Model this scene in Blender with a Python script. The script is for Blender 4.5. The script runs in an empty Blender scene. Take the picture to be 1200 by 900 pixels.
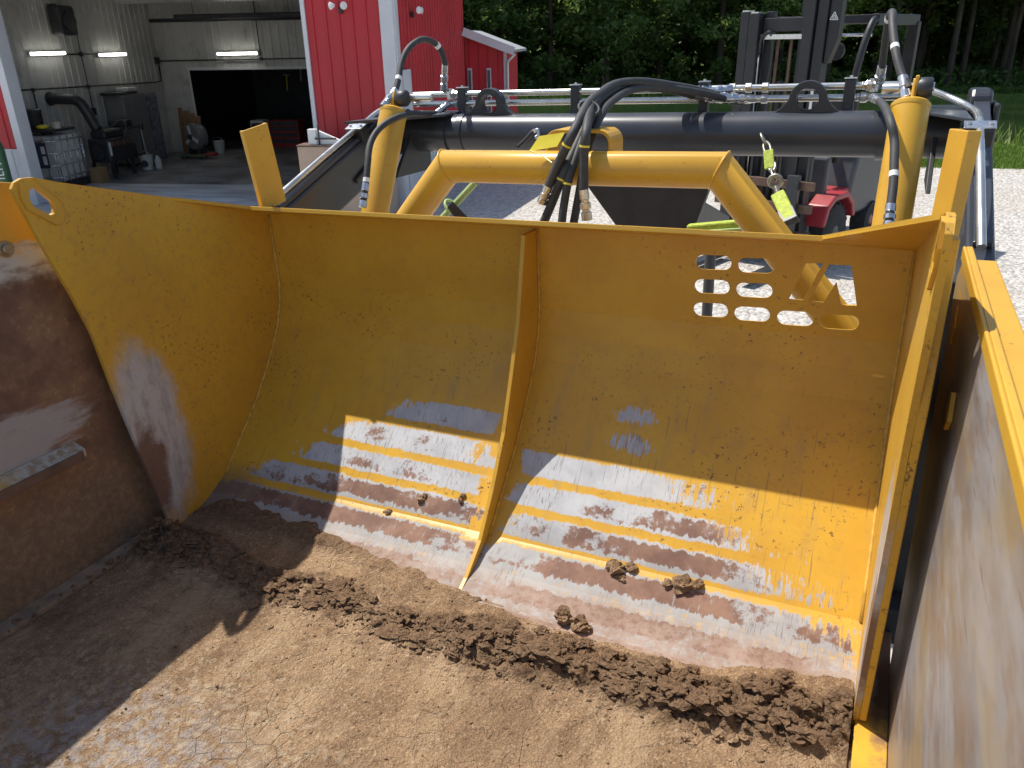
import bpy, bmesh, math, random
import numpy as np
from mathutils import Vector, Matrix, noise as mnoise
random.seed(7)
rng = np.random.default_rng(7)
S = bpy.context.scene
COL = S.collection
R = math.radians

# ------------------------------------------------------------------ camera
HC = 2.6
cd = bpy.data.cameras.new('camera')
cam = bpy.data.objects.new('camera', cd); COL.objects.link(cam)
cam.matrix_world = Matrix(((0.999857, 0.016906, 0.0, 0), (-0.006834, 0.404187, -0.914651, 0),
                           (-0.015463, 0.91452, 0.404244, HC), (0, 0, 0, 1)))
cd.sensor_width = 36; cd.lens = 27.45; cd.clip_end = 600; cd.clip_start = 0.02
cd.dof.use_dof = True; cd.dof.focus_distance = 3.4; cd.dof.aperture_fstop = 9.0
S.camera = cam
# frame of the scraper (it stands slightly tilted on the yard)
MM = Matrix(((0.902264, 0.430635, -0.021739, 0.038), (-0.430207, 0.902467, 0.021802, -0.038),
             (0.029007, -0.010319, 0.999526, HC - 1.749), (0, 0, 0, 1)))
# ------------------------------------------------------------------ light
sun_m = Vector((-0.495, 0.095, 1.0))
sd = (MM.to_3x3() @ sun_m).normalized()
w = bpy.data.worlds.new('World'); S.world = w; w.use_nodes = True
nt = w.node_tree; nt.nodes.clear()
sky = nt.nodes.new('ShaderNodeTexSky'); sky.sky_type = 'NISHITA'; sky.sun_disc = False
sky.sun_elevation = math.asin(sd.z); sky.sun_rotation = math.atan2(sd.x, sd.y)
bg = nt.nodes.new('ShaderNodeBackground'); bg.inputs[1].default_value = 0.105
wo = nt.nodes.new('ShaderNodeOutputWorld')
nt.links.new(sky.outputs[0], bg.inputs[0]); nt.links.new(bg.outputs[0], wo.inputs[0])
sl = bpy.data.lights.new('sun', 'SUN'); sl.energy = 3.8; sl.angle = R(0.53); sl.color = (1, .955, .88)
so = bpy.data.objects.new('sun', sl); COL.objects.link(so); so.location = (0, 0, 30)
so.rotation_euler = sd.to_track_quat('Z', 'Y').to_euler()
S.view_settings.view_transform = 'Standard'; S.view_settings.look = 'None'
S.view_settings.exposure = 0.58; S.view_settings.gamma = 1
S.render.engine = 'CYCLES'

# ------------------------------------------------------------------ node expressions
class X:
    """a socket (or number) with arithmetic that builds Math nodes"""
    def __init__(s, t, v): s.t, s.v = t, v
    def m(s, op, o=None, c=None):
        n = s.t.nodes.new('ShaderNodeMath'); n.operation = op
        for i, a in enumerate((s, o, c)):
            if a is None: continue
            a = a.v if isinstance(a, X) else a
            if isinstance(a, (int, float)): n.inputs[i].default_value = a
            else: s.t.links.new(a, n.inputs[i])
        return X(s.t, n.outputs[0])
    def __add__(s, o): return s.m('ADD', o)
    def __radd__(s, o): return s.m('ADD', o)
    def __sub__(s, o): return s.m('SUBTRACT', o)
    def __rsub__(s, o): return X(s.t, o).m('SUBTRACT', s)
    def __mul__(s, o): return s.m('MULTIPLY', o)
    def __rmul__(s, o): return s.m('MULTIPLY', o)
    def __truediv__(s, o): return s.m('DIVIDE', o)
    def mx(s, o): return s.m('MAXIMUM', o)
    def mn(s, o): return s.m('MINIMUM', o)
    def ab(s): return s.m('ABSOLUTE')
    def fr(s): return s.m('FRACT')
    def fl(s): return s.m('FLOOR')
    def st(s, a, b):                     # smoothstep a..b -> 0..1
        n = s.t.nodes.new('ShaderNodeMapRange'); n.interpolation_type = 'SMOOTHSTEP'
        for k, a_ in ((0, s), (1, a), (2, b)):
            a_ = a_.v if isinstance(a_, X) else a_
            if isinstance(a_, (int, float)): n.inputs[k].default_value = a_
            else: s.t.links.new(a_, n.inputs[k])
        return X(s.t, n.outputs[0])

class MatB:
    def __init__(s, name, rough=.5, metal=0.0, spec=.5):
        s.m = bpy.data.materials.new(name); s.m.use_nodes = True; s.t = s.m.node_tree
        s.b = s.t.nodes['Principled BSDF']; s.b.inputs['Roughness'].default_value = rough
        s.b.inputs['Metallic'].default_value = metal; s.b.inputs['Specular IOR Level'].default_value = spec
        s.tc = s.t.nodes.new('ShaderNodeTexCoord')
    def obj(s): return s.tc.outputs['Object']
    def uv(s): return s.tc.outputs['UV']
    def xyz(s, vec):
        n = s.t.nodes.new('ShaderNodeSeparateXYZ'); s.t.links.new(vec, n.inputs[0])
        return [X(s.t, o) for o in n.outputs]
    def vec(s, a, b, c):
        n = s.t.nodes.new('ShaderNodeCombineXYZ')
        for i, q in enumerate((a, b, c)):
            q = q.v if isinstance(q, X) else q
            if isinstance(q, (int, float)): n.inputs[i].default_value = q
            else: s.t.links.new(q, n.inputs[i])
        return n.outputs[0]
    def map(s, vec, scale=(1, 1, 1), loc=(0, 0, 0)):
        n = s.t.nodes.new('ShaderNodeMapping'); s.t.links.new(vec, n.inputs[0])
        n.inputs['Scale'].default_value = scale; n.inputs['Location'].default_value = loc
        return n.outputs[0]
    def noise(s, vec, scale, detail=4, rough=.55, dist=0):
        n = s.t.nodes.new('ShaderNodeTexNoise'); s.t.links.new(vec, n.inputs['Vector'])
        n.inputs['Scale'].default_value = scale; n.inputs['Detail'].default_value = detail
        n.inputs['Roughness'].default_value = rough; n.inputs['Distortion'].default_value = dist
        return X(s.t, n.outputs[0])
    def vor(s, vec, scale, feature='F1', out='Distance', rnd=1):
        n = s.t.nodes.new('ShaderNodeTexVoronoi'); n.feature = feature; s.t.links.new(vec, n.inputs['Vector'])
        n.inputs['Scale'].default_value = scale; n.inputs['Randomness'].default_value = rnd
        return X(s.t, n.outputs[out])
    def col(s, c):
        n = s.t.nodes.new('ShaderNodeRGB'); n.outputs[0].default_value = (*c, 1); return n.outputs[0]
    def mix(s, f, a, b):
        n = s.t.nodes.new('ShaderNodeMix'); n.data_type = 'RGBA'
        f = f.v if isinstance(f, X) else f
        if isinstance(f, (int, float)): n.inputs[0].default_value = f
        else: s.t.links.new(f, n.inputs[0])
        for i, c in ((6, a), (7, b)):
            if isinstance(c, tuple): n.inputs[i].default_value = (*c, 1)
            else: s.t.links.new(c, n.inputs[i])
        return n.outputs[2]
    def set(s, k, v):
        v = v.v if isinstance(v, X) else v
        if isinstance(v, tuple): s.b.inputs[k].default_value = (*v, 1)
        elif isinstance(v, (int, float)): s.b.inputs[k].default_value = v
        else: s.t.links.new(v, s.b.inputs[k])
        return s
    def bump(s, h, strength=.3, dist=.01):
        n = s.t.nodes.new('ShaderNodeBump'); n.inputs['Strength'].default_value = strength
        n.inputs['Distance'].default_value = dist; s.t.links.new(h.v, n.inputs['Height'])
        s.t.links.new(n.outputs[0], s.b.inputs['Normal']); return s

YEL = (.65, .368, .036); YEL2 = (.56, .298, .03); STEEL = (.42, .42, .47); RUST = (.155, .07, .042); TAN = (.30, .19, .105)
def simple(name, c, rough=.5, metal=0., var=.12, scale=6., bump=0., spec=.5, dirt=None, stretch=(1, 1, 1)):
    b = MatB(name, rough, metal, spec); o = b.map(b.obj(), stretch)
    n = b.noise(o, scale, 5)
    base = b.mix(n.st(.3, .7), tuple(x * (1 - var) for x in c), tuple(min(1, x * (1 + var)) for x in c))
    if dirt:
        base = b.mix((b.noise(o, scale * 2.3, 6, .65).st(.5, .72)) * dirt[1], base, dirt[0])
    b.set('Base Color', base)
    b.set('Roughness', n * .2 + (rough - .1))
    if bump: b.bump(b.noise(o, scale * 8, 4), bump, .004)
    return b.m

def chips(b, vec, amount=.70, scale=5.):
    """clusters of small chipped spots"""
    a = b.noise(vec, scale, 2); c = b.noise(vec, 62, 3, .7)
    return (a.st(.42, .66)) * (c.st(amount - .06, amount))

def scratches(b, vec, stretch, amt=.66):
    n = b.noise(b.map(vec, stretch), 1.0, 3, .6)
    g = b.noise(vec, 2.2, 2)
    return n.st(amt, amt + .03) * g.st(.45, .65)

def yellow_mat(name, worn=.3, rough=.38):
    b = MatB(name, rough); o = b.obj()
    n = b.noise(o, 3.2, 6, .6)
    c = b.mix(n.st(.3, .75), YEL, YEL2)
    c = b.mix(b.noise(o, 26, 5, .7).st(.55, .8) * .35, c, (.42, .25, .07))
    c = b.mix(chips(b, o, .70 - .08 * worn) * .9, c, (.11, .055, .03))
    c = b.mix(b.noise(o, 9, 6, .7).st(.76 - .2 * worn, .84 - .18 * worn) * worn, c, STEEL)
    b.set('Base Color', c); b.set('Roughness', n * .25 + (rough - .1))
    b.bump(b.noise(o, 90, 2), .05, .002)
    return b.m

def sheet_mat():
    """apron sheet: UV u = metres across, v = number of the flat between two press bends"""
    b = MatB('worn_apron_paint', .4); o = b.obj(); x, v, _ = b.xyz(b.uv())
    st = b.noise(b.map(b.uv(), (34, 1.3, 1)), 1.0, 5, .65)          # streaks running up and down the sheet
    st2 = b.noise(b.map(b.uv(), (90, 1.1, 1)), 1.0, 3, .6)
    blot = b.noise(o, 7, 6, .65)
    n = b.noise(o, 3.0, 6, .6)
    c = b.mix(n.st(.3, .75), YEL, YEL2)
    c = b.mix(b.noise(o, 24, 5, .7).st(.5, .8) * .4, c, (.44, .27, .08))
    grime = b.noise(b.map(b.uv(), (14, .35, 1)), 1.0, 5, .6)
    c = b.mix(grime.st(.5, .75) * v.st(.5, 5) * .35, c, (.33, .23, .12))
    c = b.mix(chips(b, o, .66, 3.5) * .9, c, (.10, .05, .03))
    c = b.mix(scratches(b, o, (55, 6, 5), .7) * .5, c, (.72, .45, .12))
    # worn flats
    f = v.fr(); j = (st - .5) * .28 + (blot - .5) * .25
    band = (f + j).st(.05, .27) * (1.0 - (f + j * .7).st(.76, 1.0))
    low = v.st(8.9, 9.3)
    band = band.mx(low * (.62 + j)).mn(1.0)
    wob = (blot - .5) * .5 + (st - .5) * .35
    fz0 = b.noise(b.map(b.uv(), (75, .9, 1)), 1.0, 5, .75)
    lx = -1.72 - (v - 5.5) * .19
    left = (x + wob).st(lx - .12, lx + .06) * (1.0 - (x + wob).st(-1.36, -1.22)) * v.st(4.9, 5.25)
    rx = -.52 + (v - 6.5) * .17 + (fz0 - .5) * 1.0
    right = (x + wob * .5).st(-1.19, -1.10) * (1.0 - (x + wob).st(rx - .18, rx + .28)) * v.st(5.7, 6.15)
    full = v.st(9.0, 9.7) * (1.0 - (x + wob * .35 + (fz0 - .5) * .5).st(-.2, .06))
    w_ = (left.mx(right).mx(full)) * band
    dx = x + .745; jb = (blot - .5) * 3.6 + (st2 - .5) * 4.5
    spot = (1.0 - (dx * dx * 130 + (v - 4.55) * (v - 4.55) * 9 + jb).st(.1, 1.2)) * .75
    spot2 = (1.0 - (dx * dx * 110 + (v - 5.45) * (v - 5.45) * 9 + jb).st(.1, 1.2)) * .85
    w_ = w_.mx(spot).mx(spot2)
    fz = b.noise(b.map(b.uv(), (60, 2.2, 1)), 1.0, 6, .75)
    w_ = (w_ + (fz - .5) * .8 * w_.st(.02, .5)) * (st2.st(.28, .42) * .35 + .65)
    metal = b.mix(v.st(7.8, 9.2), b.mix(blot.st(.3, .7), (.40, .405, .42), (.54, .54, .545)), b.mix(blot.st(.3, .7), (.30, .29, .285), (.41, .40, .385)))  # bare metal toned darker on the lowest flats, which face the sun most
    hf0 = b.noise(o, 60, 6, .75); w_ = w_ + (hf0 - .5) * .9 * w_.st(.03, .35) * (1.0 - w_.st(.75, 1.0))
    c = b.mix(w_.st(.3, .62), c, metal)
    sc = b.noise(b.map(b.uv(), (190, 2.4, 1)), 1.0, 3, .6)
    c = b.mix(sc.st(.57, .64) * w_.st(.05, .5) * b.noise(o, 5, 3).st(.38, .6) * .85, c, (.20, .16, .14))
    lon = b.noise(b.map(b.uv(), (120, .55, 1)), 1.0, 2, .5)
    c = b.mix(lon.st(.66, .71) * v.st(1.0, 5.0) * .5, c, (.16, .12, .09))
    # rust in the middle of the worn flats
    core = (f + (st - .5) * .55).st(.16, .3) * (1.0 - (f + (st - .5) * .7).st(.66, .86))
    env = ((x + 1.2).ab() - .62).ab()
    rl = v.st(6.4, 9.2) * .17 + v.st(9.0, 10.0) * .05
    hf = b.noise(o, 46, 6, .75); core = (core + (hf - .5) * 1.1).st(.35, .65)
    r_ = w_.st(.3, .7) * core * (b.noise(o, 3.6, 7, .7) + (hf - .5) * .22 + rl + (.06 - env * .30)).st(.57, .63)
    r_ = r_.mx(spot2 * st2.st(.5, .6)) * (st2.st(.25, .38))
    c = b.mix(r_ * .92, c, b.mix(blot.st(.35, .65), (.15, .065, .038), (.27, .14, .085)))
    # drying film at the foot of the sheet
    c = b.mix(v.st(9.75, 10.5) * (b.noise(o, 38, 7, .75).st(.36, .56) * .8 + .12), c, b.mix(blot.st(.35, .65), (.27, .175, .125), (.36, .27, .22)))
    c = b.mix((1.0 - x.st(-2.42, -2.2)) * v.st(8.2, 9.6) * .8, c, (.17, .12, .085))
    b.set('Base Color', c); b.set('Roughness', blot * .25 + .24 + w_.st(.1, .6) * .38); b.b.inputs['Specular IOR Level'].default_value = .35
    b.set('Metallic', w_.st(.3, .7) * (1.0 - r_) * .1)
    b.bump((st2 - w_.st(.2, .6) * 1.5), .12, .002)
    return b.m

def plate_mat():
    """apron cheek plate with a rubbed, rusting patch low on its rear edge"""
    b = MatB('worn_cheek_paint', .42); o = b.obj(); _, y, z = b.xyz(o)
    n = b.noise(o, 3, 6, .6); st = b.noise(b.map(o, (1, 30, 9)), 1, 4, .65)
    c = b.mix(n.st(.3, .75), YEL, YEL2)
    c = b.mix(b.noise(o, 24, 5, .7).st(.5, .8) * .4, c, (.44, .27, .08))
    c = b.mix(chips(b, o, .655, 4) * .95, c, (.09, .045, .028))
    dy = y - 1.89 + (z - .45) * .02; dz = z - .42
    d = dy * dy * 30 + dz * dz * 5.5 + (b.noise(o, 5, 6, .7) - .5) * 1.7
    wz = 1.0 - d.st(.35, 1.0)
    c = b.mix(wz * .95, c, b.mix(st.st(.35, .6), (.36, .34, .34), (.50, .49, .49)))
    d2 = (y - 1.85) * (y - 1.85) * 120 + (z - .30) * (z - .30) * 16 + (b.noise(o, 9, 7, .75) - .5) * 2.4
    c = b.mix((1.0 - d2.st(.2, .9)) * .9, c, RUST)
    c = b.mix(scratches(b, o, (1, 12, 34), .7) * .6, c, (.70, .50, .25))
    c = b.mix((b.noise(o, 30, 4, .7).st(.5, .7)) * .28, c, (.25, .16, .09))
    b.set('Base Color', c); b.set('Roughness', n * .3 + .3)
    b.bump(b.noise(o, 70, 3), .06, .002)
    return b.m

def wall_mat():
    """left bowl wall: rust, dried mud low down, paint left at the top"""
    b = MatB('rusted_bowl_wall', .75); o = b.obj(); x, y, z = b.xyz(o)
    n = b.noise(o, 4.0, 8, .68); g = b.noise(b.map(o, (1, 5, 22)), 1.2, 6, .65); sp = b.noise(o, 42, 4, .75)
    c = b.mix(n.st(.35, .65), (.125, .065, .042), (.26, .14, .078))
    c = b.mix(sp.st(.52, .7) * n.st(.4, .62) * .7, c, (.40, .27, .14))
    c = b.mix(((z + (n - .5) * .5).st(.55, .22)) * .75, c, b.mix(sp.st(.4, .65), (.19, .125, .075), (.29, .20, .125)))
    e = z + (n - .5) * .32 + (g - .5) * .12
    pat = (1.0 - ((y - 1.42) * (y - 1.42) * 9 + (z - .60) * (z - .60) * 70 + (g - .5) * 2.6).st(.3, 1.0))
    c = b.mix(pat * .85, c, (.40, .37, .35))
    c = b.mix(e.st(1.07, 1.16) * (g.st(.30, .5) * .7 + .3), c, (.46, .43, .38))
    c = b.mix(e.st(1.19, 1.225), c, YEL2)
    b.set('Base Color', c); b.set('Roughness', n * .3 + .5)
    b.bump(sp + n * .6, .25, .004)
    return b.m

def wall_mat_r():
    """right bowl wall: polished by earth in long streaks along the travel direction"""
    b = MatB('scoured_bowl_wall', .45); o = b.obj(); x, y, z = b.xyz(o)
    g = b.noise(b.map(o, (1, 2.6, 9)), 1.0, 7, .68); h = b.noise(b.map(o, (1, 5, 46)), 1.0, 6, .7)
    n = b.noise(o, 3, 6, .6)
    c = b.mix(g.st(.3, .7), (.20, .18, .165), (.34, .32, .31))
    c = b.mix((b.noise(b.map(o, (1, 2.2, 6), (3, 3, 3)), 1.2, 7, .68).st(.46, .58)) * .7, c, (.24, .16, .10))
    c = b.mix(h.st(.58, .68) * .65, c, (.17, .105, .07))
    c = b.mix((b.noise(b.map(o, (1, 2.0, 5), (9, 1, 5)), 1.0, 6, .65).st(.50, .62)) * .4, c, (.40, .29, .12))
    c = b.mix((y + (g - .5) * .9 + (z - 1.0) * .35).st(1.88, 2.1) * .85, c, b.mix(h.st(.4, .6), YEL2, (.40, .29, .13)))
    c = b.mix((1.0 - z.st(0.02, .25)) * (n.st(.35, .6)) * .6, c, (.33, .22, .13))
    b.set('Base Color', c); b.set('Roughness', g * .3 + .25)
    b.bump(h + b.noise(o, 60, 3) * .4, .12, .002)
    return b.m

def soil_mat(name='dry_soil', plate=True):
    b = MatB(name, .95, 0, .2); o = b.obj(); x, y, z = b.xyz(o)
    n = b.noise(o, 3.0, 8, .65); fine = b.noise(o, 55, 6, .75); grit = b.vor(o, 120); spk = b.noise(o, 150, 4, .8)
    mid = b.noise(o, 14, 6, .7)
    c = b.mix(n.st(.32, .68), (.28, .17, .092), (.47, .305, .175))
    c = b.mix(fine.st(.5, .68) * .75, c, (.66, .47, .29))
    c = b.mix(mid.st(.50, .66) * .6, c, (.20, .12, .07))
    c = b.mix(spk.st(.54, .66) * .65, c, (.74, .56, .36)); c = b.mix((1.0 - spk.st(.34, .46)) * .6, c, (.14, .085, .05))
    sm = b.noise(b.map(o, (5, 1.1, 1)), 1.0, 7, .68); big = b.noise(o, 1.7, 5, .6)
    c = b.mix(sm.st(.50, .66) * .55, c, (.58, .41, .25)); c = b.mix((1.0 - sm.st(.36, .48)) * .45, c, (.17, .105, .062))
    c = b.mix(big.st(.52, .68) * .45, c, (.19, .115, .066))
    # damp crumbled ridge is darker than the dried film
    c = b.mix((z + (n - .5) * .012).st(.016, .034) * .85, c, b.mix(fine.st(.4, .6), (.15, .088, .05), (.26, .16, .092)))
    if plate:
        # bare plate scuffed through at the rear
        d = (x + 1.72) * (x + 1.72) * 2.3 + (y - .86) * (y - .86) * 4.0
        k = (1.0 - d.st(.05, .75)) * (b.noise(o, 24, 7, .75).st(.45, .56))
        c = b.mix(k * .7, c, (.42, .385, .375))
        k2 = (1.0 - d.st(.6, 1.8)) * (b.noise(o, 33, 6, .7).st(.52, .6))
        c = b.mix(k2 * .5, c, (.62, .50, .34))
    b.set('Base Color', c)
    cr = b.vor(b.map(o, (1, 1, 1)), 15, 'DISTANCE_TO_EDGE')
    b.bump(fine * .8 + mid * 1.8 + sm * .8 - grit * .22 + cr.st(0, .04) * .3 * n.st(.45, .6), 1.0, .02)
    return b.m

def gravel_mat():
    b = MatB('gravel', .95, 0, .2); o = b.obj()
    n = b.noise(o, .35, 6, .6); v = b.vor(o, 22, 'F1', 'Color'); d = b.vor(o, 22)
    vv = b.xyz(v.v)[0]
    c = b.mix(vv, (.34, .315, .28), (.62, .59, .54))
    c = b.mix(n.st(.4, .7) * .5, c, (.44, .39, .32))
    c = b.mix(b.noise(o, 40, 3, .8).st(.6, .75) * .5, c, (.17, .155, .14))
    b.set('Base Color', c); b.bump((1.0 - d) + b.noise(o, 5, 4) * .6, .9, .03)
    return b.m
D = {
  'hoseL_loop': [[-2.426,3.66,1.572],[-2.429,3.712,1.611],[-2.434,3.764,1.677],[-2.444,3.815,1.743],[-2.438,3.877,1.813],[-2.426,3.959,1.855],[-2.42,4.041,1.867],[-2.405,4.123,1.845],[-2.391,4.168,1.796],[-2.39,4.195,1.728],[-2.417,4.223,1.66],[-2.443,4.25,1.594]],
  'hoseL_low': [[-2.477,4.22,1.469],[-2.38,3.908,1.49],[-2.34,3.67,1.503],[-2.372,3.545,1.479],[-2.399,3.46,1.432],[-2.4,3.39,1.369],[-2.384,3.34,1.3],[-2.373,3.29,1.203],[-2.373,3.24,1.094]],
  'hoseR_up': [[-0.114,4.25,1.565],[-0.107,4.209,1.629],[-0.107,4.168,1.719],[-0.106,4.127,1.796],[-0.102,4.075,1.856],[-0.09,3.998,1.87],[-0.082,3.922,1.825],[-0.064,3.845,1.753],[-0.046,3.787,1.695],[-0.018,3.738,1.631],[0.014,3.689,1.581],[0.033,3.64,1.538]],
  'hoseR_low': [[-0.106,4.22,1.51],[-0.068,3.706,1.516],[-0.036,3.466,1.482],[-0.01,3.409,1.409],[0.0,3.351,1.338],[0.008,3.3,1.267],[0.01,3.25,1.197],[0.013,3.2,1.118]],
  'b1': [[-0.852,4.27,1.535],[-0.974,4.01,1.59],[-1.083,3.75,1.629],[-1.153,3.55,1.631],[-1.167,3.35,1.599],[-1.16,3.175,1.563],[-1.153,3.0,1.476],[-1.212,2.99,1.362],[-1.254,2.98,1.269]],
  'b2': [[-0.774,4.27,1.517],[-0.924,4.061,1.578],[-1.067,3.852,1.617],[-1.144,3.633,1.621],[-1.165,3.411,1.589],[-1.159,3.233,1.542],[-1.17,3.1,1.433],[-1.19,2.998,1.329],[-1.24,2.989,1.21],[-1.292,2.98,1.094]],
  'b3': [[-0.903,4.27,1.519],[-1.023,4.039,1.574],[-1.119,3.808,1.602],[-1.169,3.6,1.594],[-1.172,3.4,1.566],[-1.152,3.233,1.529],[-1.155,3.1,1.434],[-1.167,2.994,1.313],[-1.185,2.972,1.198],[-1.192,2.95,1.091]],
  'b4': [[-0.969,4.27,1.537],[-1.08,4.01,1.599],[-1.152,3.75,1.631],[-1.184,3.525,1.619],[-1.164,3.3,1.582],[-1.14,3.15,1.541],[-1.1,3.0,1.476],[-1.103,2.98,1.382],[-1.096,2.96,1.263]],
  'b1end': [[-1.254,2.98,1.269],[-1.27,2.98,1.238],[-1.286,2.98,1.199]],
  'b4end': [[-1.096,2.96,1.263],[-1.089,2.96,1.204],[-1.082,2.96,1.143]],
  'pipeR': [[0.079,4.2,1.556],[0.114,4.171,1.546],[0.202,4.121,1.512],[0.266,4.007,1.483],[0.279,3.793,1.474],[0.269,3.479,1.455],[0.273,3.186,1.334],[0.292,2.9,1.131]],
  'pipeL': [[-2.71,3.078,1.192],[-2.71,3.716,1.422],[-2.71,3.829,1.458],[-2.71,3.955,1.499],[-2.71,4.081,1.514]],
  'strapL': [[-2.037,3.45,1.023],[-1.863,3.483,1.189],[-1.872,3.633,1.213],[-1.811,3.9,1.371]],
  'strapR': [[-0.565,4.0,1.347],[-0.519,3.88,1.283],[-0.477,3.76,1.213],[-0.43,3.66,1.162],[-0.372,3.58,1.107],[-0.338,3.5,1.062]],
  'strapR2': [[-0.781,3.5,1.033],[-0.654,3.5,1.05],[-0.528,3.5,1.067]],
  'holeA1': [[-0.263,0.958],[-0.22,1.087],[-0.167,1.091],[-0.217,0.959]],
  'holeA2': [[-0.198,0.957],[-0.148,1.088],[-0.081,1.09],[-0.049,0.957],[-0.096,0.954],[-0.12,1.03],[-0.153,0.957]],
  'ridge': [[-2.518,1.74],[-2.276,1.775],[-1.902,1.697],[-1.637,1.754],[-1.348,1.702],[-1.14,1.743],[-1.007,1.733],[-0.782,1.765],[-0.616,1.775],[-0.398,1.755],[-0.229,1.774],[-0.048,1.817],[0.083,1.856]],
}

# ------------------------------------------------------------------ mesh helpers
class B:
    def __init__(s): s.v = []; s.f = []; s.uv = None
    def add(s, v, f):
        k = len(s.v); s.v += [tuple(p) for p in v]; s.f += [tuple(i + k for i in q) for q in f]; return s
    def box(s, lo, hi):
        (a, b, c), (d, e, g) = lo, hi
        return s.add([(a, b, c), (d, b, c), (d, e, c), (a, e, c), (a, b, g), (d, b, g), (d, e, g), (a, e, g)],
                     [(0, 3, 2, 1), (4, 5, 6, 7), (0, 1, 5, 4), (1, 2, 6, 5), (2, 3, 7, 6), (3, 0, 4, 7)])
    def beam(s, p, q, w, h, up=(0, 0, 1), w2=None, h2=None):
        p, q = Vector(p), Vector(q); d = (q - p).normalized(); sx = d.cross(Vector(up))
        if sx.length < 1e-4: sx = d.cross(Vector((1, 0, 0)))
        sx.normalize(); u = sx.cross(d); w2 = w2 or w; h2 = h2 or h; vs = []
        for c, ww, hh in ((p, w, h), (q, w2, h2)):
            for a, b_ in ((-1, -1), (1, -1), (1, 1), (-1, 1)): vs.append(c + sx * a * ww / 2 + u * b_ * hh / 2)
        return s.add(vs, [(3, 2, 1, 0), (4, 5, 6, 7), (0, 1, 5, 4), (1, 2, 6, 5), (2, 3, 7, 6), (3, 0, 4, 7)])
    def tube(s, pts, r, n=12, caps=True):
        pts = [Vector(p) for p in pts]; rs = r if isinstance(r, (list, tuple)) else [r] * len(pts)
        k = len(s.v); t0 = (pts[1] - pts[0]).normalized()
        a = t0.orthogonal().normalized(); prev = t0
        for i, p in enumerate(pts):
            t = (pts[min(i + 1, len(pts) - 1)] - pts[max(i - 1, 0)]).normalized()
            a = (prev.rotation_difference(t) @ a); a = (a - t * a.dot(t)).normalized(); bb = t.cross(a); prev = t
            for j in range(n):
                an = 2 * math.pi * j / n; s.v.append(tuple(p + (a * math.cos(an) + bb * math.sin(an)) * rs[i]))
        for i in range(len(pts) - 1):
            for j in range(n):
                j2 = (j + 1) % n; q = k + i * n
                s.f.append((q + j, q + j2, q + n + j2, q + n + j))
        if caps:
            s.f.append(tuple(k + j for j in reversed(range(n)))); q = k + (len(pts) - 1) * n
            s.f.append(tuple(q + j for j in range(n)))
        return s
    def cyl(s, p, q, r, n=20, r2=None): return s.tube([p, q], [r, r if r2 is None else r2], n)
    def prism(s, poly, d0, d1, mp):
        n = len(poly); vs = [mp(a, b_, d0) for a, b_ in poly] + [mp(a, b_, d1) for a, b_ in poly]
        fs = [tuple(reversed(range(n))), tuple(range(n, 2 * n))] + [(i, (i + 1) % n, n + (i + 1) % n, n + i) for i in range(n)]
        return s.add(vs, fs)
    def lathe(s, prof, o, ax, n=24):
        o, ax = Vector(o), Vector(ax).normalized(); a = ax.orthogonal().normalized(); b_ = ax.cross(a); k = len(s.v)
        for r, h in prof:
            for j in range(n):
                an = 2 * math.pi * j / n; s.v.append(tuple(o + ax * h + (a * math.cos(an) + b_ * math.sin(an)) * r))
        for i in range(len(prof) - 1):
            for j in range(n):
                j2 = (j + 1) % n; q = k + i * n; s.f.append((q + j, q + j2, q + n + j2, q + n + j))
        s.f.append(tuple(k + j for j in reversed(range(n)))); q = k + (len(prof) - 1) * n
        s.f.append(tuple(q + j for j in range(n))); return s
    def lump(s, c, r, seed, sub=2, rough=.35, sq=(1, 1, .8)):
        bm = bmesh.new(); bmesh.ops.create_icosphere(bm, subdivisions=sub, radius=1)
        c = Vector(c); off = Vector((seed * 3.17, seed * 1.3, -seed * 2.1))
        vs = []
        for v in bm.verts:
            p = v.co; k = 1 + rough * (mnoise.noise(p * 1.3 + off) * 1.3 + mnoise.noise(p * 3.1 + off) * .7 + mnoise.noise(p * 7 + off) * .3)
            vs.append(c + Vector((p.x * sq[0], p.y * sq[1], p.z * sq[2])) * r * k)
        fs = [tuple(v.index for v in f.verts) for f in bm.faces]; bm.free(); return s.add(vs, fs)
    def mesh(s, name, smooth=False):
        me = bpy.data.meshes.new(name); me.from_pydata(s.v, [], s.f); me.update()
        if smooth: me.polygons.foreach_set('use_smooth', [True] * len(me.polygons))
        return me
    def obj(s, name, mat, parent=None, smooth=False, bevel=0, angle=None):
        return mk(name, s.mesh(name, smooth), mat, parent, bevel, angle)

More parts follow.
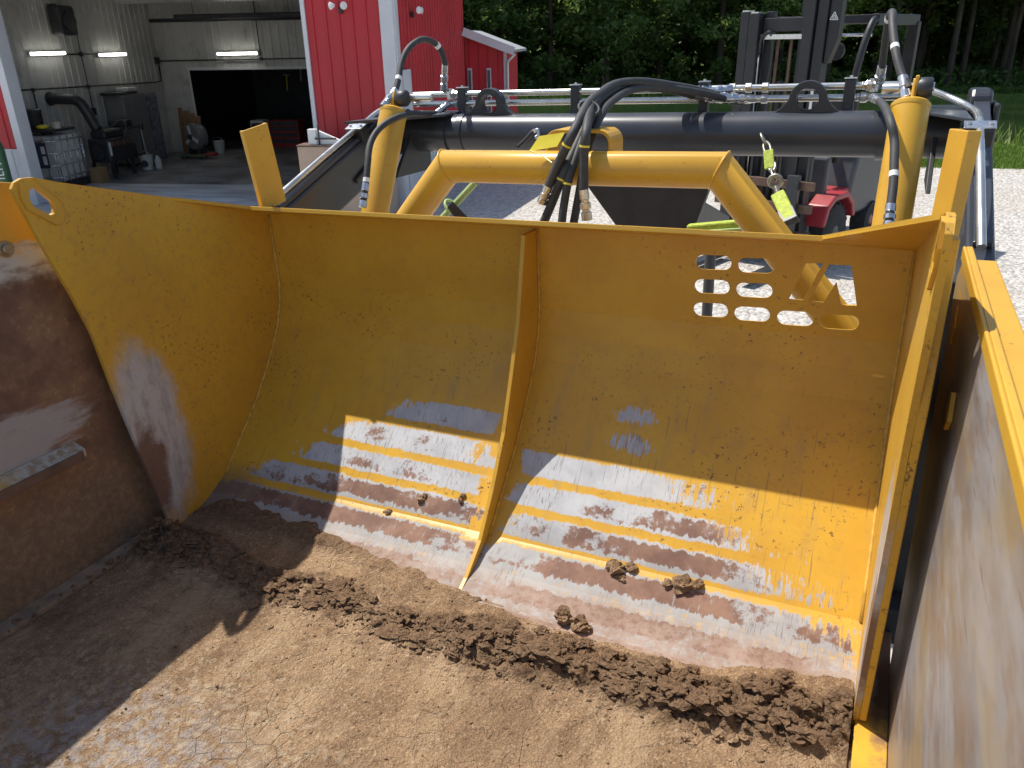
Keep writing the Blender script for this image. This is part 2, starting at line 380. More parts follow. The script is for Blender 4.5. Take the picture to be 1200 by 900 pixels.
def mk(name, me, mat, parent=None, bevel=0, angle=None):
    o = bpy.data.objects.new(name, me); COL.objects.link(o)
    if mat: me.materials.append(mat)
    if parent: o.parent = parent
    if bevel:
        m = o.modifiers.new('bevel', 'BEVEL'); m.width = bevel; m.segments = 2; m.limit_method = 'ANGLE'; m.angle_limit = R(40)
    if angle: me.set_sharp_from_angle(angle=R(angle))
    return o
def tag(o, label=None, cat=None, group=None, kind=None):
    for k, v in (('label', label), ('category', cat), ('group', group), ('kind', kind)):
        if v: o[k] = v
    return o
def thing(name, label, cat, mat=Matrix(), group=None):
    o = bpy.data.objects.new(name, None); COL.objects.link(o); o.matrix_world = mat; o.empty_display_size = .2
    return tag(o, label, cat, group)
def cat_rom(pts, k=6):
    P = [Vector(p) for p in pts]; P = [P[0] * 2 - P[1]] + P + [P[-1] * 2 - P[-2]]; out = []
    for i in range(1, len(P) - 2):
        a, b_, c, d = P[i - 1:i + 3]
        for j in range(k):
            t = j / k
            out.append(.5 * ((2 * b_) + (c - a) * t + (2 * a - 5 * b_ + 4 * c - d) * t * t + (3 * b_ - a - 3 * c + d) * t ** 3))
    out.append(P[-2]); return out
YZ = lambda a, b_, d: (d, a, b_)
XZ = lambda a, b_, d: (a, d, b_)
XY = lambda a, b_, d: (a, b_, d)
def holed(outer, holes, d0, d1, mp):
    """flat plate with real holes: triangulated face, thickened"""
    bm = bmesh.new(); loops = []
    for lp in [outer] + holes:
        vs = [bm.verts.new((p[0], p[1], 0)) for p in lp]
        loops.append([bm.edges.new((vs[i], vs[(i + 1) % len(vs)])) for i in range(len(vs))])
    bmesh.ops.triangle_fill(bm, use_beauty=True, use_dissolve=False, edges=bm.edges[:])
    bm.verts.ensure_lookup_table(); bm.faces.ensure_lookup_table(); bmesh.ops.recalc_face_normals(bm, faces=bm.faces[:])
    flip = sum(f.normal.z for f in bm.faces) < 0
    v2 = [v.co.copy() for v in bm.verts]; n = len(v2)
    fs = [tuple(v.index for v in f.verts) for f in bm.faces]
    if flip: fs = [tuple(reversed(f)) for f in fs]
    be = [(e.verts[0].index, e.verts[1].index) for e in bm.edges if len(e.link_faces) == 1]; bm.free()
    b_ = B(); vs = [mp(p.x, p.y, d0) for p in v2] + [mp(p.x, p.y, d1) for p in v2]
    b_.add(vs, [tuple(reversed(f)) for f in fs] + [tuple(i + n for i in f) for f in fs] + [(p, q, n + q, n + p) for p, q in be])
    return b_
def fix_normals(o):
    bm = bmesh.new(); bm.from_mesh(o.data); bmesh.ops.recalc_face_normals(bm, faces=bm.faces[:]); bm.to_mesh(o.data); bm.free(); return o
def capsule(p, q, r, n=8):
    (x0, z0), (x1, z1) = p, q; out = []
    a = math.atan2(z1 - z0, x1 - x0); x0 += r * math.cos(a); x1 -= r * math.cos(a); z0 += r * math.sin(a); z1 -= r * math.sin(a)
    for i in range(n + 1): t = a - math.pi / 2 + math.pi * i / n; out.append((x1 + r * math.cos(t), z1 + r * math.sin(t)))
    for i in range(n + 1): t = a + math.pi / 2 + math.pi * i / n; out.append((x0 + r * math.cos(t), z0 + r * math.sin(t)))
    return out

# ------------------------------------------------------------------ materials
mY = yellow_mat('yellow_paint', .25); mYclean = yellow_mat('clean_yellow_paint', .02, .33); mYworn = yellow_mat('rubbed_yellow_paint', .75)
mSheet = sheet_mat(); mPlate = plate_mat(); mWallL = wall_mat(); mWallR = wall_mat_r(); mSoil = soil_mat(); mClod = soil_mat('soil_clod', False)
mBlackGloss = simple('gloss_black_paint', (.042, .046, .056), .30, 0, .15, 3)
mBlack = simple('black_paint', (.034, .035, .039), .45, 0, .2, 8, .1)
mRubber = simple('hose_rubber', (.045, .044, .043), .62, 0, .2, 20, .15)
mZinc = simple('zinc_fitting', (.62, .62, .62), .28, .9, .12, 40)
mPipe = simple('plated_pipe', (.66, .64, .58), .27, .9, .1, 12, 0)
mWhite = simple('white_band', (.8, .8, .78), .5)
mTag = simple('yellow_plastic_tag', (.82, .68, .05), .4)
mTie = simple('yellow_cable_tie', (.72, .60, .06), .4)
mRust = simple('brown_steel', (.13, .075, .05), .7, 0, .3, 9, .3)
mBead = simple('weld_bead', (.60, .36, .06), .5, 0, .2, 40, .3)
mStripe = MatB('rubbed_floor_strip', .5)
def _strip():
    b = mStripe; o = b.obj(); x, y, z = b.xyz(o); n = b.noise(o, 12, 7, .7)
    c = b.mix(b.noise(o, 5, 5).st(.35, .7), YEL, YEL2)
    c = b.mix((y + (n - .5) * .3).st(1.85, 2.05), c, (.60, .60, .63))
    c = b.mix(((x + (n - .5) * .06).st(.135, .16)) * (y + (n - .5) * .7).st(1.65, 1.9), c, (.22, .12, .07))
    c = b.mix((y + (n - .5) * .2).st(2.22, 2.27), c, (.22, .12, .07))
    c = b.mix(n.st(.62, .7) * .8, c, (.24, .14, .08)); b.set('Base Color', c)
_strip(); mStrip = mStripe.m
mDust = simple('dusty_steel', (.27, .185, .12), .9, 0, .3, 14, .4)
mRailY = yellow_mat('rail_yellow_paint', .12)

# ------------------------------------------------------------------ the scraper
XL, XR, XM = -2.5, .1, -1.2
scr = thing('earth_scraper', 'yellow pull-behind earth scraper with muddy open bowl and black tow frame', 'scraper', MM)
# --- bowl
_b = MatB('rubbed_ledge', .4); _o = _b.obj(); _x, _y, _z = _b.xyz(_o); _n = _b.noise(_b.map(_o, (1, 3, 30)), 1.2, 6, .7)
_b.set('Base Color', _b.mix((_y + (_n - .5) * .5).st(1.15, 1.45), YEL2, _b.mix(_b.noise(_o, 30, 6, .7).st(.4, .6), (.50, .46, .38), (.34, .24, .14)))); mLedge = _b.m
floor = B().box((-2.6, -1.2, -.035), (.19, 1.93, -.004)).obj('bowl', mRust, scr)
tag(floor, 'rusty brown open bowl of the scraper')
wl = [(-1.2, -.03), (2.02, -.03), (2.1, .25), (2.12, .7), (1.98, 1.2), (1.80, 1.27), (1.70, 1.285), (1.685, 1.31), (1.675, 1.41), (1.65, 1.44), (1.60, 1.45), (1.50, 1.44), (-1.2, 1.43)]
o = B().prism(wl, -2.62, -2.585, YZ).obj('side_wall', mWallL, floor, bevel=.004); tag(o, 'rust brown bowl wall with paint left along its top')
wr = [(-1.2, -.03), (2.16, -.03), (2.19, .13), (2.25, .6), (2.34, 1.1), (2.34, 1.17), (2.25, 1.235), (-1.2, 1.235)]
o = B().prism(wr, .192, .225, YZ).obj('side_wall', mWallR, floor, bevel=.004); tag(o, 'bowl wall scoured to grey and brown streaks')
B().box((.189, -1.2, 1.228), (.197, 2.29, 1.262)).box((.197, -1.2, 1.238), (.212, 2.29, 1.262)).obj('top_rail', mRailY, floor, bevel=.003)
B().box((.214, -1.2, 1.17), (.262, 2.22, 1.245)).obj('top_rail', mRailY, floor, bevel=.004)
B().box((-2.66, -1.2, 1.36), (-2.6225, 1.3, 1.432)).obj('top_rail', mRailY, floor, bevel=.004)
B().box((.106, -1.2, -.02), (.190, 2.29, .02)).obj('floor_strip', mStrip, floor, bevel=.003)
B().box((-2.584, -1.2, -.02), (-2.51, 2.02, .02)).obj('floor_strip', mDust, floor, bevel=.003)
# wear ledges along the walls
led = [(-2.584, .468), (-2.528, .468), (-2.528, .498), (-2.584, .520)]
o = B().prism(led, -1.2, 1.615, XZ).obj('wear_ledge', mLedge, floor, bevel=.003)
B().box((-2.5275, -1.2, .462), (-2.519, 1.60, .497)).obj('wear_ledge', mRust, floor, bevel=.002)
# pivot bolt, tabs on the right wall
def bolt(p, ax, r, mat, parent, name='bolt'):
    return B().lathe([(r * 1.5, 0), (r * 1.5, r * .2), (r, r * .25), (r, r * .75), (r * .8, r * .95)], p, ax, 20).obj(name, mat, parent, True, angle=35)
bolt((-2.585, 1.572, 1.239), (1, 0, 0), .018, simple('bolt_steel', (.30, .24, .16), .45, .6, .2, 40), floor)
bolt((-2.585, 1.3, 1.2), (1, 0, 0), .018, mRust, floor)
B().prism([(1.80, .98), (1.84, .94), (1.86, .98), (1.85, 1.03), (1.82, 1.04)], .18, .191, YZ).obj('stop_tab', mYclean, floor, bevel=.002)
B().prism([(2.10, 1.10), (2.125, 1.05), (2.135, 1.10), (2.125, 1.15)], .186, .1915, YZ).obj('stop_tab', mYclean, floor, bevel=.001)
B().cyl((.150, 2.36, .05), (.150, 2.36, 1.2), .012, 12).obj('guide_rod', mBlackGloss, floor, True)

# --- apron: pressed sheet with the maker's cut-outs
prof = [(2.71, 1.156), (2.71, .84), (2.692, .74), (2.655, .645), (2.60, .555), (2.535, .465), (2.455, .365), (2.362, .272),
        (2.280, .190), (2.192, .106), (2.075, .043), (1.945, .004), (1.90, -.001)]
T = .012
def sheet():
    # flat top panel, holes cut through
    ov = [((-.586, 1.066), (-.462, 1.070)), ((-.441, 1.065), (-.318, 1.069)), ((-.586, .979), (-.462, .983)), ((-.441, .978), (-.318, .982)),
          ((-.585, .893), (-.462, .897)), ((-.441, .892), (-.319, .896)), ((-.296, .891), (-.176, .895)), ((-.157, .892), (-.034, .897))]
    holes = [capsule(p, q, .0265) for p, q in ov] + [D['holeA1'], D['holeA2']]
    bb = holed([(XL, .84), (XR, .84), (XR, 1.156), (XL, 1.156)], holes, 2.71, 2.71 + T, XZ)
    # lower flats
    n = len(prof); off = []
    for i, (y, z) in enumerate(prof):
        a = Vector(prof[max(i - 1, 0)]); c = Vector(prof[min(i + 1, n - 1)]); t = (c - a).normalized(); nn = Vector((-t.y, t.x))
        if nn.x < 0: nn = -nn
        off.append((y + nn.x * T, z + nn.y * T))
    off[1] = (2.71 + T, .84)
    xs = [XL, -2.0, -1.6, XM, -.8, -.4, XR]
    k = len(bb.v)
    for arr in (prof, off):
        for y, z in arr[1:]:
            for x in xs: bb.v.append((x, y, z))
    m = len(xs); rws = n - 1
    for i in range(rws - 1):
        for j in range(m - 1):
            a = k + i * m + j; bb.f.append((a, a + 1, a + m + 1, a + m)); c = a + rws * m; bb.f.append((c, c + m, c + m + 1, c + 1))
    for i in range(rws - 1):
        a = k + i * m; bb.f.append((a, a + m, a + m + rws * m, a + rws * m)); a += m - 1; bb.f.append((a, a + rws * m, a + m + rws * m, a + m))
    a = k + (rws - 1) * m
    for j in range(m - 1): bb.f.append((a + j, a + j + 1, a + j + 1 + rws * m, a + j + rws * m))
    me = bb.mesh('apron'); uv = me.uv_layers.new(name='arc')
    pz = [p[1] for p in prof][::-1]; pv = list(range(n))[::-1]
    for lp in me.loops:
        co = me.vertices[lp.vertex_index].co; uv.data[lp.index].uv = (co.x, float(np.interp(co.z, pz, pv)))
    return me
apr = mk('apron', sheet(), mSheet, scr); tag(apr, 'yellow curved apron sheet with cut-out emblem, rubbed to bare metal below')
cheek = [(1.598, 1.40), (1.592, 1.43), (1.605, 1.448), (1.632, 1.458), (1.675, 1.455), (1.743, 1.432), (2.2, 1.305), (2.70, 1.172), (2.722, 1.15), (2.722, .84), (2.70, .735), (2.61, .55),
         (2.465, .358), (2.29, .182), (2.2, .098), (2.08, .034), (1.95, -.004), (1.87, -.01), (1.845, .134), (1.80, .42), (1.758, .70), (1.735, .90), (1.70, 1.04), (1.64, 1.24)]
lug = [(1.643, 1.417), (1.655, 1.424), (1.670, 1.420), (1.712, 1.372), (1.716, 1.350), (1.708, 1.334), (1.693, 1.331), (1.645, 1.368), (1.638, 1.39)]
for x0, x1, nm in ((XL - .014, XL, 'left'), (XR, XR + .014, 'right')):
    o = holed(cheek, [lug], x0, x1, YZ).obj('side_plate', mPlate, apr, bevel=.002)
    # doubler pad round the lug hole
    cx, cy = 1.677, 1.377
    pad = [(cx + (p[0] - cx) * 1.75 + .0, cy + (p[1] - cy) * 1.75) for p in lug]
    pad = [(max(1.601, y), min(1.45, z)) for y, z in pad]
    s0, s1 = ((XL, XL + .006) if nm == 'left' else (XR - .006, XR))
    holed(pad, [lug], s0, s1, YZ).obj('lug_pad', mY, apr, bevel=.002)
    # seam weld
    xs = XL + .004 if nm == 'left' else XR - .004
    B().tube([(xs, y - .004, z) for y, z in prof[:10]], .006, 8).obj('weld_seam', mBead, apr, True)
rib = [(2.708, 1.150), (2.60, 1.150), (2.565, 1.0), (2.525, .84), (2.455, .66), (2.365, .45), (2.25, .27), (2.13, .115), (2.01, .03), (1.955, .006), (2.075, .046), (2.194, .110), (2.282, .194), (2.364, .276), (2.457, .369), (2.537, .469), (2.602, .559), (2.657, .649), (2.694, .744), (2.708, .84)]
o = B().prism(rib, XM - .008, XM + .008, YZ).obj('divider_rib', mY, apr, bevel=.002); fix_normals(o)
B().tube([(XM + .012, y - .004, z) for y, z in prof[:10]], .005, 8).obj('weld_seam', mBead, apr, True)
# worn stiffener on the rear edge of the right cheek
eb = [(1.70, 1.40), (1.70, 1.04), (1.735, .90), (1.758, .70), (1.80, .42), (1.845, .134), (1.86, .03)]
o = B().prism([(y - .001, z) for y, z in eb] + [(y + .035, z) for y, z in eb[::-1]], XR + .0145, XR + .034, YZ).obj('edge_bar', mYworn, apr, bevel=.003); fix_normals(o)
# corner gussets folded up to the lugs
o = B().add([(-.228, 2.706, 1.158), (XR, 2.706, 1.150), (XR, 1.75, 1.428), (-.228, 2.712, 1.170), (XR, 2.716, 1.162), (XR, 1.75, 1.440)],
        [(0, 1, 2), (5, 4, 3), (0, 3, 4, 1), (1, 4, 5, 2), (2, 5, 3, 0)]).obj('corner_gusset', mY, apr); fix_normals(o)
o = B().add([(-2.385, 2.706, 1.158), (XL, 2.706, 1.150), (XL, 2.2, 1.296), (-2.385, 2.712, 1.170), (XL, 2.716, 1.162), (XL, 2.2, 1.308)],
        [(0, 1, 2), (5, 4, 3), (0, 3, 4, 1), (1, 4, 5, 2), (2, 5, 3, 0)]).obj('corner_gusset', mY, apr); fix_normals(o)
# rolled top edge
# inclined top flange, folded back over the bowl
o = B().prism([(2.728, 1.1565), (2.728, 1.170), (2.530, 1.2195), (2.526, 1.2025), (2.705, 1.1565)], XL, XR, YZ).obj('top_flange', mYclean, apr, bevel=.002); fix_normals(o)  # lip thickened, in cleaner paint, to draw the bright highlight along the edge
B().box((.116, 2.40, .0), (.25, 2.47, 1.14)).box((.116, 2.293, -.03), (.26, 2.399, .10)).obj('slot_backing', mBlack, floor, bevel=.006)  # black backing added to keep the slot beside the right cheek dark

# --- stop posts (bent channel)
def channel(b, p, q, w, d, t, face):
    """U section from p to q, web w wide, flanges d deep towards `face`"""
    p, q, fc = Vector(p), Vector(q), Vector(face); ax = (q - p).normalized(); fc = (fc - ax * fc.dot(ax)).normalized(); sx = ax.cross(fc)
    pts = [(-w / 2, d), (-w / 2, 0), (w / 2, 0), (w / 2, d), (w / 2 - t, d), (w / 2 - t, t), (-w / 2 + t, t), (-w / 2 + t, d)]
    vs = [c + sx * a + fc * e for c in (p, q) for a, e in pts]; n = 8
    return b.add(vs, [(0, 1, 6, 7), (1, 2, 5, 6), (2, 3, 4, 5)] + [(n + 7, n + 6, n + 1, n), (n + 6, n + 5, n + 2, n + 1), (n + 5, n + 4, n + 3, n + 2)] + [(i, n + i, n + (i + 1) % n, (i + 1) % n) for i in range(n)])
o = channel(B(), (-2.415, 2.668, 1.196), (-2.415, 2.622, 1.53), .15, .022, .010, (-1, 0, 0)).obj('stop_post', mY, scr, bevel=.003); fix_normals(o)
o = channel(B(), (.128, 2.80, .55), (.165, 2.84, 1.50), .10, .045, .009, (1, .55, 0)).obj('stop_post', mYclean, scr, bevel=.004); fix_normals(o)

# --- black tow frame
TY, TZ, TR = 4.17, 1.362, .105
frame = B().cyl((-2.62, TY, TZ), (.24, TY, TZ), TR, 48).obj('tow_frame', mBlackGloss, scr, True, angle=40); tag(frame, 'gloss black tubular cross beam of the tow frame')
for x in (-2.385, -.055):
    B().lathe([(TR + .012, -.03), (TR + .012, .03)], (x, TY, TZ), (1, 0, 0), 40).obj('collar', mBlackGloss, frame, True, angle=40)
B().lathe([(TR + .006, -.018), (TR + .006, .018)], (-2.27, TY, TZ), (1, 0, 0), 40).obj('collar', mBlackGloss, frame, True, angle=40)
def eye(x):
    out = []; 
    for i in range(13): t = math.pi * i / 12; out.append((x + .085 * math.cos(t), 1.520 + .085 * math.sin(t)))
    out = [(x + .16, 1.455), (x + .15, 1.462), (x + .118, 1.485)] + out + [(x - .118, 1.485), (x - .15, 1.462), (x - .16, 1.455)]
    hole = [(x + .052 * math.cos(t), 1.522 + .050 * math.sin(t)) for t in np.linspace(0, 2 * math.pi, 20, endpoint=False)]
    o = holed(out, [hole], TY - .028, TY + .028, XZ).obj('lifting_eye', mBlack, frame, bevel=.004)
eye(-2.10); eye(-.41)
# arms: deep box beams falling rearwards along the bowl
for x, s in ((-2.715, -1), (.30, 1)):
    arm = [(1.2, .30), (3.0, .86), (4.06, 1.24), (4.30, 1.25), (4.33, 1.44), (4.22, 1.50), (4.05, 1.485), (3.07, 1.13), (1.2, .48)]
    o = B().prism(arm, x - .045, x + .045, YZ).obj('side_arm', mBlackGloss, frame, bevel=.012)
    B().beam((x + .005, 3.0, 1.118), (x + .005, 4.05, 1.500), .06, .022).obj('arm_cap_strip', mBlackGloss, frame, bevel=.004)
    # corner plates between tube and arm
    xa, xb = (x + .05, x + .38) if s < 0 else (x - .25, x - .05)
    o = B().prism([(xa, TY + .2), (xb, TY + .2), (xb, TY - .12), (xa, TY - .62) if s < 0 else (xa, TY - .12)] if s < 0 else
              [(xa, TY + .2), (xb, TY + .2), (xb, TY - .62), (xa, TY - .12)], 1.462, 1.476, XY).obj('corner_plate', mBlackGloss, frame, bevel=.003); fix_normals(o)
    B().prism([(TY - .30, TZ - .22), (TY + .1, TZ - .22), (TY + .1, TZ + .06), (TY - .05, TZ + .06)], (x + .12 if s < 0 else x - .16), (x + .14 if s < 0 else x - .14), YZ).obj('corner_plate', mBlack, frame, bevel=.003)
B().beam((-2.66, 3.60, 1.16), (-2.66, 3.95, 1.33), .02, .03).obj('arm_handle', mBlack, frame, bevel=.006)
B().prism([(TY - .12, 1.42), (TY + .12, 1.42), (TY + .12, 1.53), (TY + .09, 1.555), (TY - .09, 1.555), (TY - .12, 1.53)], .26, .345, YZ).obj('arm_end_cap', mBlackGloss, frame, bevel=.015)
B().prism([(TY - .16, 1.2), (TY + .12, 1.2), (TY + .12, 1.50), (TY - .16, 1.50)], .352, .375, YZ).obj('arm_end_cap', mBlack, frame, bevel=.01)
# hitch plate hanging below the tube, tongue beyond it
B().prism([(-1.66, 1.27), (-.79, 1.27), (-.93, .82), (-1.30, .82)], TY - .03, TY + .03, XZ).obj('hitch_plate', mBlack, frame, bevel=.006)
B().beam((-1.12, TY + .02, .96), (-1.12, TY + 1.7, .55), .28, .22, (0, 0, 1), .16, .16).obj('tongue', mBlack, frame, bevel=.01)
B().cyl((-1.12, TY + 1.5, .55), (-1.12, TY + 1.5, -.83), .04, 16).obj('tongue_jack', mBlack, frame, True, angle=40)
# --- plated pipes along the tube
for z, y in ((1.572, 4.27), (1.520, 4.27)):
    B().cyl((-2.66, y, z), (-.02, y, z), .0165, 14).obj('steel_pipe', mPipe, scr, True, angle=50)
B().tube(cat_rom(D['pipeR'], 5), .0155, 12).obj('steel_pipe', mPipe, scr, True, angle=50)
pl = [(-2.70, 2.3, .90)] + D['pipeL'][:-1] + [[-2.69, 4.15, 1.545], [-2.64, 4.26, 1.570], [-2.56, 4.27, 1.572]]
B().tube(cat_rom(pl, 5), .0155, 12).obj('steel_pipe', mPipe, scr, True, angle=50)
B().tube(cat_rom([(-2.735, 2.3, .885), (-2.735, 3.08, 1.165), (-2.735, 3.75, 1.415), (-2.735, 3.95, 1.48)], 4), .0155, 12).obj('steel_pipe', mPipe, scr, True, angle=50)
for x in (-2.329, -1.625, -.925, -.236):
    k = B().box((x - .025, 4.245, 1.452), (x + .025, 4.295, 1.604)).obj('pipe_clamp', mBlack, scr, bevel=.006)
    B().box((x - .028, 4.242, 1.6045), (x + .028, 4.298, 1.610)).obj('clamp_plate', mZinc, k, bevel=.001)
    B().lathe([(.008, 0), (.008, .008)], (x, 4.27, 1.6105), (0, 0, 1), 6).obj('clamp_bolt', mZinc, k)
    B().cyl((x, 4.23, 1.462), (x, 4.31, 1.462), .022, 14).obj('weld_stub', mBlack, k, True, angle=40)
for p, up in (((.268, 3.46, 1.44), (0, 1, .35)), ((-2.712, 3.73, 1.415), (0, 1, .37))):
    p = Vector(p); n = Vector((0, -.35, 1)).normalized(); u = Vector(up).normalized()
    k = B().beam(p - n * .05, p + n * .02, .10, .07, up).obj('pipe_clamp', mBlack, scr, bevel=.006)
    B().beam(p + n * .0205, p + n * .027, .105, .06, up).obj('clamp_plate', mZinc, k, bevel=.001)
    for q in (-.035, .035): B().lathe([(.008, 0), (.008, .008)], p + n * .0275 + Vector((q, 0, 0)), n, 6).obj('clamp_bolt', mZinc, k)
# --- lift cylinders
def lift(x, lean):
    a, b_ = Vector((x, 3.20, .62)), Vector((x + lean, 3.655, 1.505)); d = (b_ - a).normalized()
    c = B().cyl(a, b_, .071, 40).obj('lift_cylinder', mYclean, scr, True, angle=40)
    B().lathe([(.0725, -.012), (.074, -.004), (.074, .004), (.066, .012), (.03, .018)], b_ + d * .012, d, 40).obj('end_cap', mYclean, c, True, angle=40)
    side = Vector((1, 0, 0)); e = b_ + d * .03
    B().beam(e - d * .03, e + d * .085, .012, .06, (0, 1, 0)).obj('clevis_ear', mYclean, c, bevel=.004)
    B().lathe([(.036, -.028), (.042, -.02), (.042, .02), (.036, .028)], e + d * .055 + side * (.04 if lean >= 0 else .05), side, 28).obj('pivot_ring', mBlack, c, True, angle=40)
    return c, e + d * .055
for x, ln, pin in ((-2.432, .016, (-.015, .20)), (.014, .016, (-.115, .075))):
    c, e = lift(x, ln)
    B().lathe([(.019, 0), (.0215, .004), (.0215, .996 * (pin[1] - pin[0])), (.019, (pin[1] - pin[0]))], e + Vector((pin[0], .03, .0)), (1, 0, 0), 20).obj('pivot_pin', mPipe, c, True, angle=40)
    if x > -1: B().box((x + .02, 3.67, 1.50), (x + .034, 3.73, 1.63)).obj('clevis_ear', mYclean, c, bevel=.004)
# --- bent yellow guard tube
gt = [(-2.62, 3.1, .40), (-1.80, 3.1, 1.318), (-1.755, 3.1, 1.318), (-.62, 3.1, 1.326), (-.575, 3.1, 1.326), (.10, 3.1, .52)]
def mitred(pts, r, n=36):
    """tube with cut corners, as welded pipe: bisecting rings at the corners"""
    P = [Vector(p) for p in pts]; b_ = B()
    for i, p in enumerate(P):
        t0 = (p - P[i - 1]).normalized() if i else (P[1] - p).normalized(); t1 = (P[i + 1] - p).normalized() if i < len(P) - 1 else t0
        bis = (t0 + t1).normalized(); yv = Vector((0, 1, 0)); xv = bis.cross(yv).normalized(); k = 1 / max(.3, bis.dot(t0))
        for j in range(n):
            a = 2 * math.pi * j / n; b_.v.append(tuple(p + yv * r * math.cos(a) + xv * r * k * math.sin(a)))
    for i in range(len(P) - 1):
        for j in range(n): q = i * n; j2 = (j + 1) % n; b_.f.append((q + j, q + j2, q + n + j2, q + n + j))
    return b_
g = mitred([gt[0], (-1.783, 3.1, 1.322), (-.598, 3.1, 1.328), gt[5]], .069)
guard = fix_normals(g.obj('guard_tube', mYclean, scr, True, angle=40)); tag(guard, 'thick yellow bent tube in front of the black cross beam')
for px, sgn in (((-1.783, 3.1, 1.322), 1), ((-.598, 3.1, 1.328), -1)):
    p = Vector(px); t0 = (Vector(gt[0] if sgn > 0 else gt[5]) - p).normalized(); t1 = Vector((sgn, 0, 0)); bis = (t1 - t0).normalized(); xv = bis.cross(Vector((0, 1, 0))).normalized()
    ring = [p + Vector((0, 1, 0)) * .0695 * math.cos(a) + xv * .0695 / abs(bis.dot(t1)) * math.sin(a) for a in np.linspace(0, 2 * math.pi, 33)]
    B().tube(ring, .005, 6, False).obj('weld_seam', mYclean, guard, True)
# saddle bracket over the tube: an arched strap with two cheeks
def arch(x0, x1, y0, y1, z0, z1, r, t):
    o_, i_ = [], []
    pts = [(x0, z0)] + [(x0 + r - r * math.cos(a), z1 - r + r * math.sin(a)) for a in np.linspace(0, math.pi / 2, 7)] + [(x1 - r + r * math.sin(a), z1 - r + r * math.cos(a)) for a in np.linspace(0, math.pi / 2, 7)] + [(x1, z0)]
    inn = [(x0 + t, z0)] + [(x0 + r - (r - t) * math.cos(a), z1 - r + (r - t) * math.sin(a)) for a in np.linspace(0, math.pi / 2, 7)] + [(x1 - r + (r - t) * math.sin(a), z1 - r + (r - t) * math.cos(a)) for a in np.linspace(0, math.pi / 2, 7)] + [(x1 - t, z0)]
    return B().prism(pts + inn[::-1], y0, y1, XZ)
o = arch(-1.325, -1.035, 3.115, 3.27, 1.30, 1.475, .055, .014).obj('saddle_bracket', mYclean, guard, bevel=.003); fix_normals(o)
# --- hoses
def fitting(parent, p, q, r):
    p, q = Vector(p), Vector(q); d = q - p; L = d.length; d.normalize()
    B().lathe([(r * 1.1, 0), (r * 1.15, L * .30), (r * .95, L * .32), (r * .95, L * .42), (r * 1.3, L * .44), (r * 1.3, L * .62), (r * .9, L * .64), (r * .9, L * .72), (r * 1.25, L * .74), (r * 1.25, L)], p, d, 12).obj('fitting', mZinc, parent, True, angle=30)
def hose(name, pts, r, ends=(), bands=(), k=7):
    P = cat_rom(pts, k); h = B().tube(P, r, 12).obj('hydraulic_hose', mRubber, scr, True, angle=60)
    for i in bands:
        i = int(i * (len(P) - 1)); d = (P[min(i + 1, len(P) - 1)] - P[i - 1]).normalized(); B().cyl(P[i] - d * .011, P[i] + d * .011, r * 1.06, 14).obj('marker_band', mWhite, h, True, angle=40)
    return h, P
h, P = hose('', D['hoseL_loop'][1:-2], .0165, bands=(.13, .80)); tag(h, 'looping black hose with white bands above the left cylinder')
fitting(h, P[1], Vector(D['hoseL_loop'][0]) - Vector((.02, .05, .03)), .017); fitting(h, P[-2], Vector(D['hoseL_loop'][-1]), .017)
h, P = hose('', D['hoseL_low'], .0165, bands=(.02, .86)); fitting(h, P[-8], P[-1], .017); fitting(h, P[1], Vector((-2.42, 4.26, 1.52)), .016)
h, P = hose('', D['hoseR_up'][1:-1], .0165, bands=(.70, .33)); fitting(h, P[2], Vector(D['hoseR_up'][0]), .019); fitting(h, P[-7], Vector((.025, 3.64, 1.50)), .018)
h, P = hose('', D['hoseR_low'], .0165, bands=(.67,)); fitting(h, P[-8], P[-1], .017); fitting(h, P[2], Vector((-.135, 4.26, 1.52)), .016)
for nm, e in (('b1', 'b1end'), ('b2', None), ('b3', None), ('b4', 'b4end')):
    h, P = hose('', D[nm], .0190 if nm != 'b3' else .017)
    if e: fitting(h, D[e][0], D[e][2], .017)
    i = int(len(P) * (.80 if nm != 'b4' else .82)); d = (P[i + 1] - P[i - 1]).normalized()
    B().cyl(P[i] - d * .004, P[i] + d * .004, .0205, 12).obj('cable_tie', mTie, h, True, angle=40)
    fitting(h, P[3], Vector((P[0].x + .07, 4.27, 1.52 if nm in ('b2', 'b3') else 1.572)), .016)
for dx, dz in ((.035, -.018),):
    h, P = hose('', [(p[0] + dx, p[1] + .02, p[2] + dz) for p in D['b2'][:7]] + [(-1.16 + dx, 3.02, 1.30), (-1.19 + dx, 2.99, 1.10)], .017); fitting(h, P[3], Vector((P[0].x + .07, 4.27, 1.52)), .016)
B().tube([(-1.150 + .042 * math.cos(a), 3.17 + .028 * math.sin(a), 1.553 + .022 * math.sin(a) - .012 * math.cos(a)) for a in np.linspace(0, 2 * math.pi, 25)], .007, 8, False).obj('bundle_tie', mRubber, scr, True)
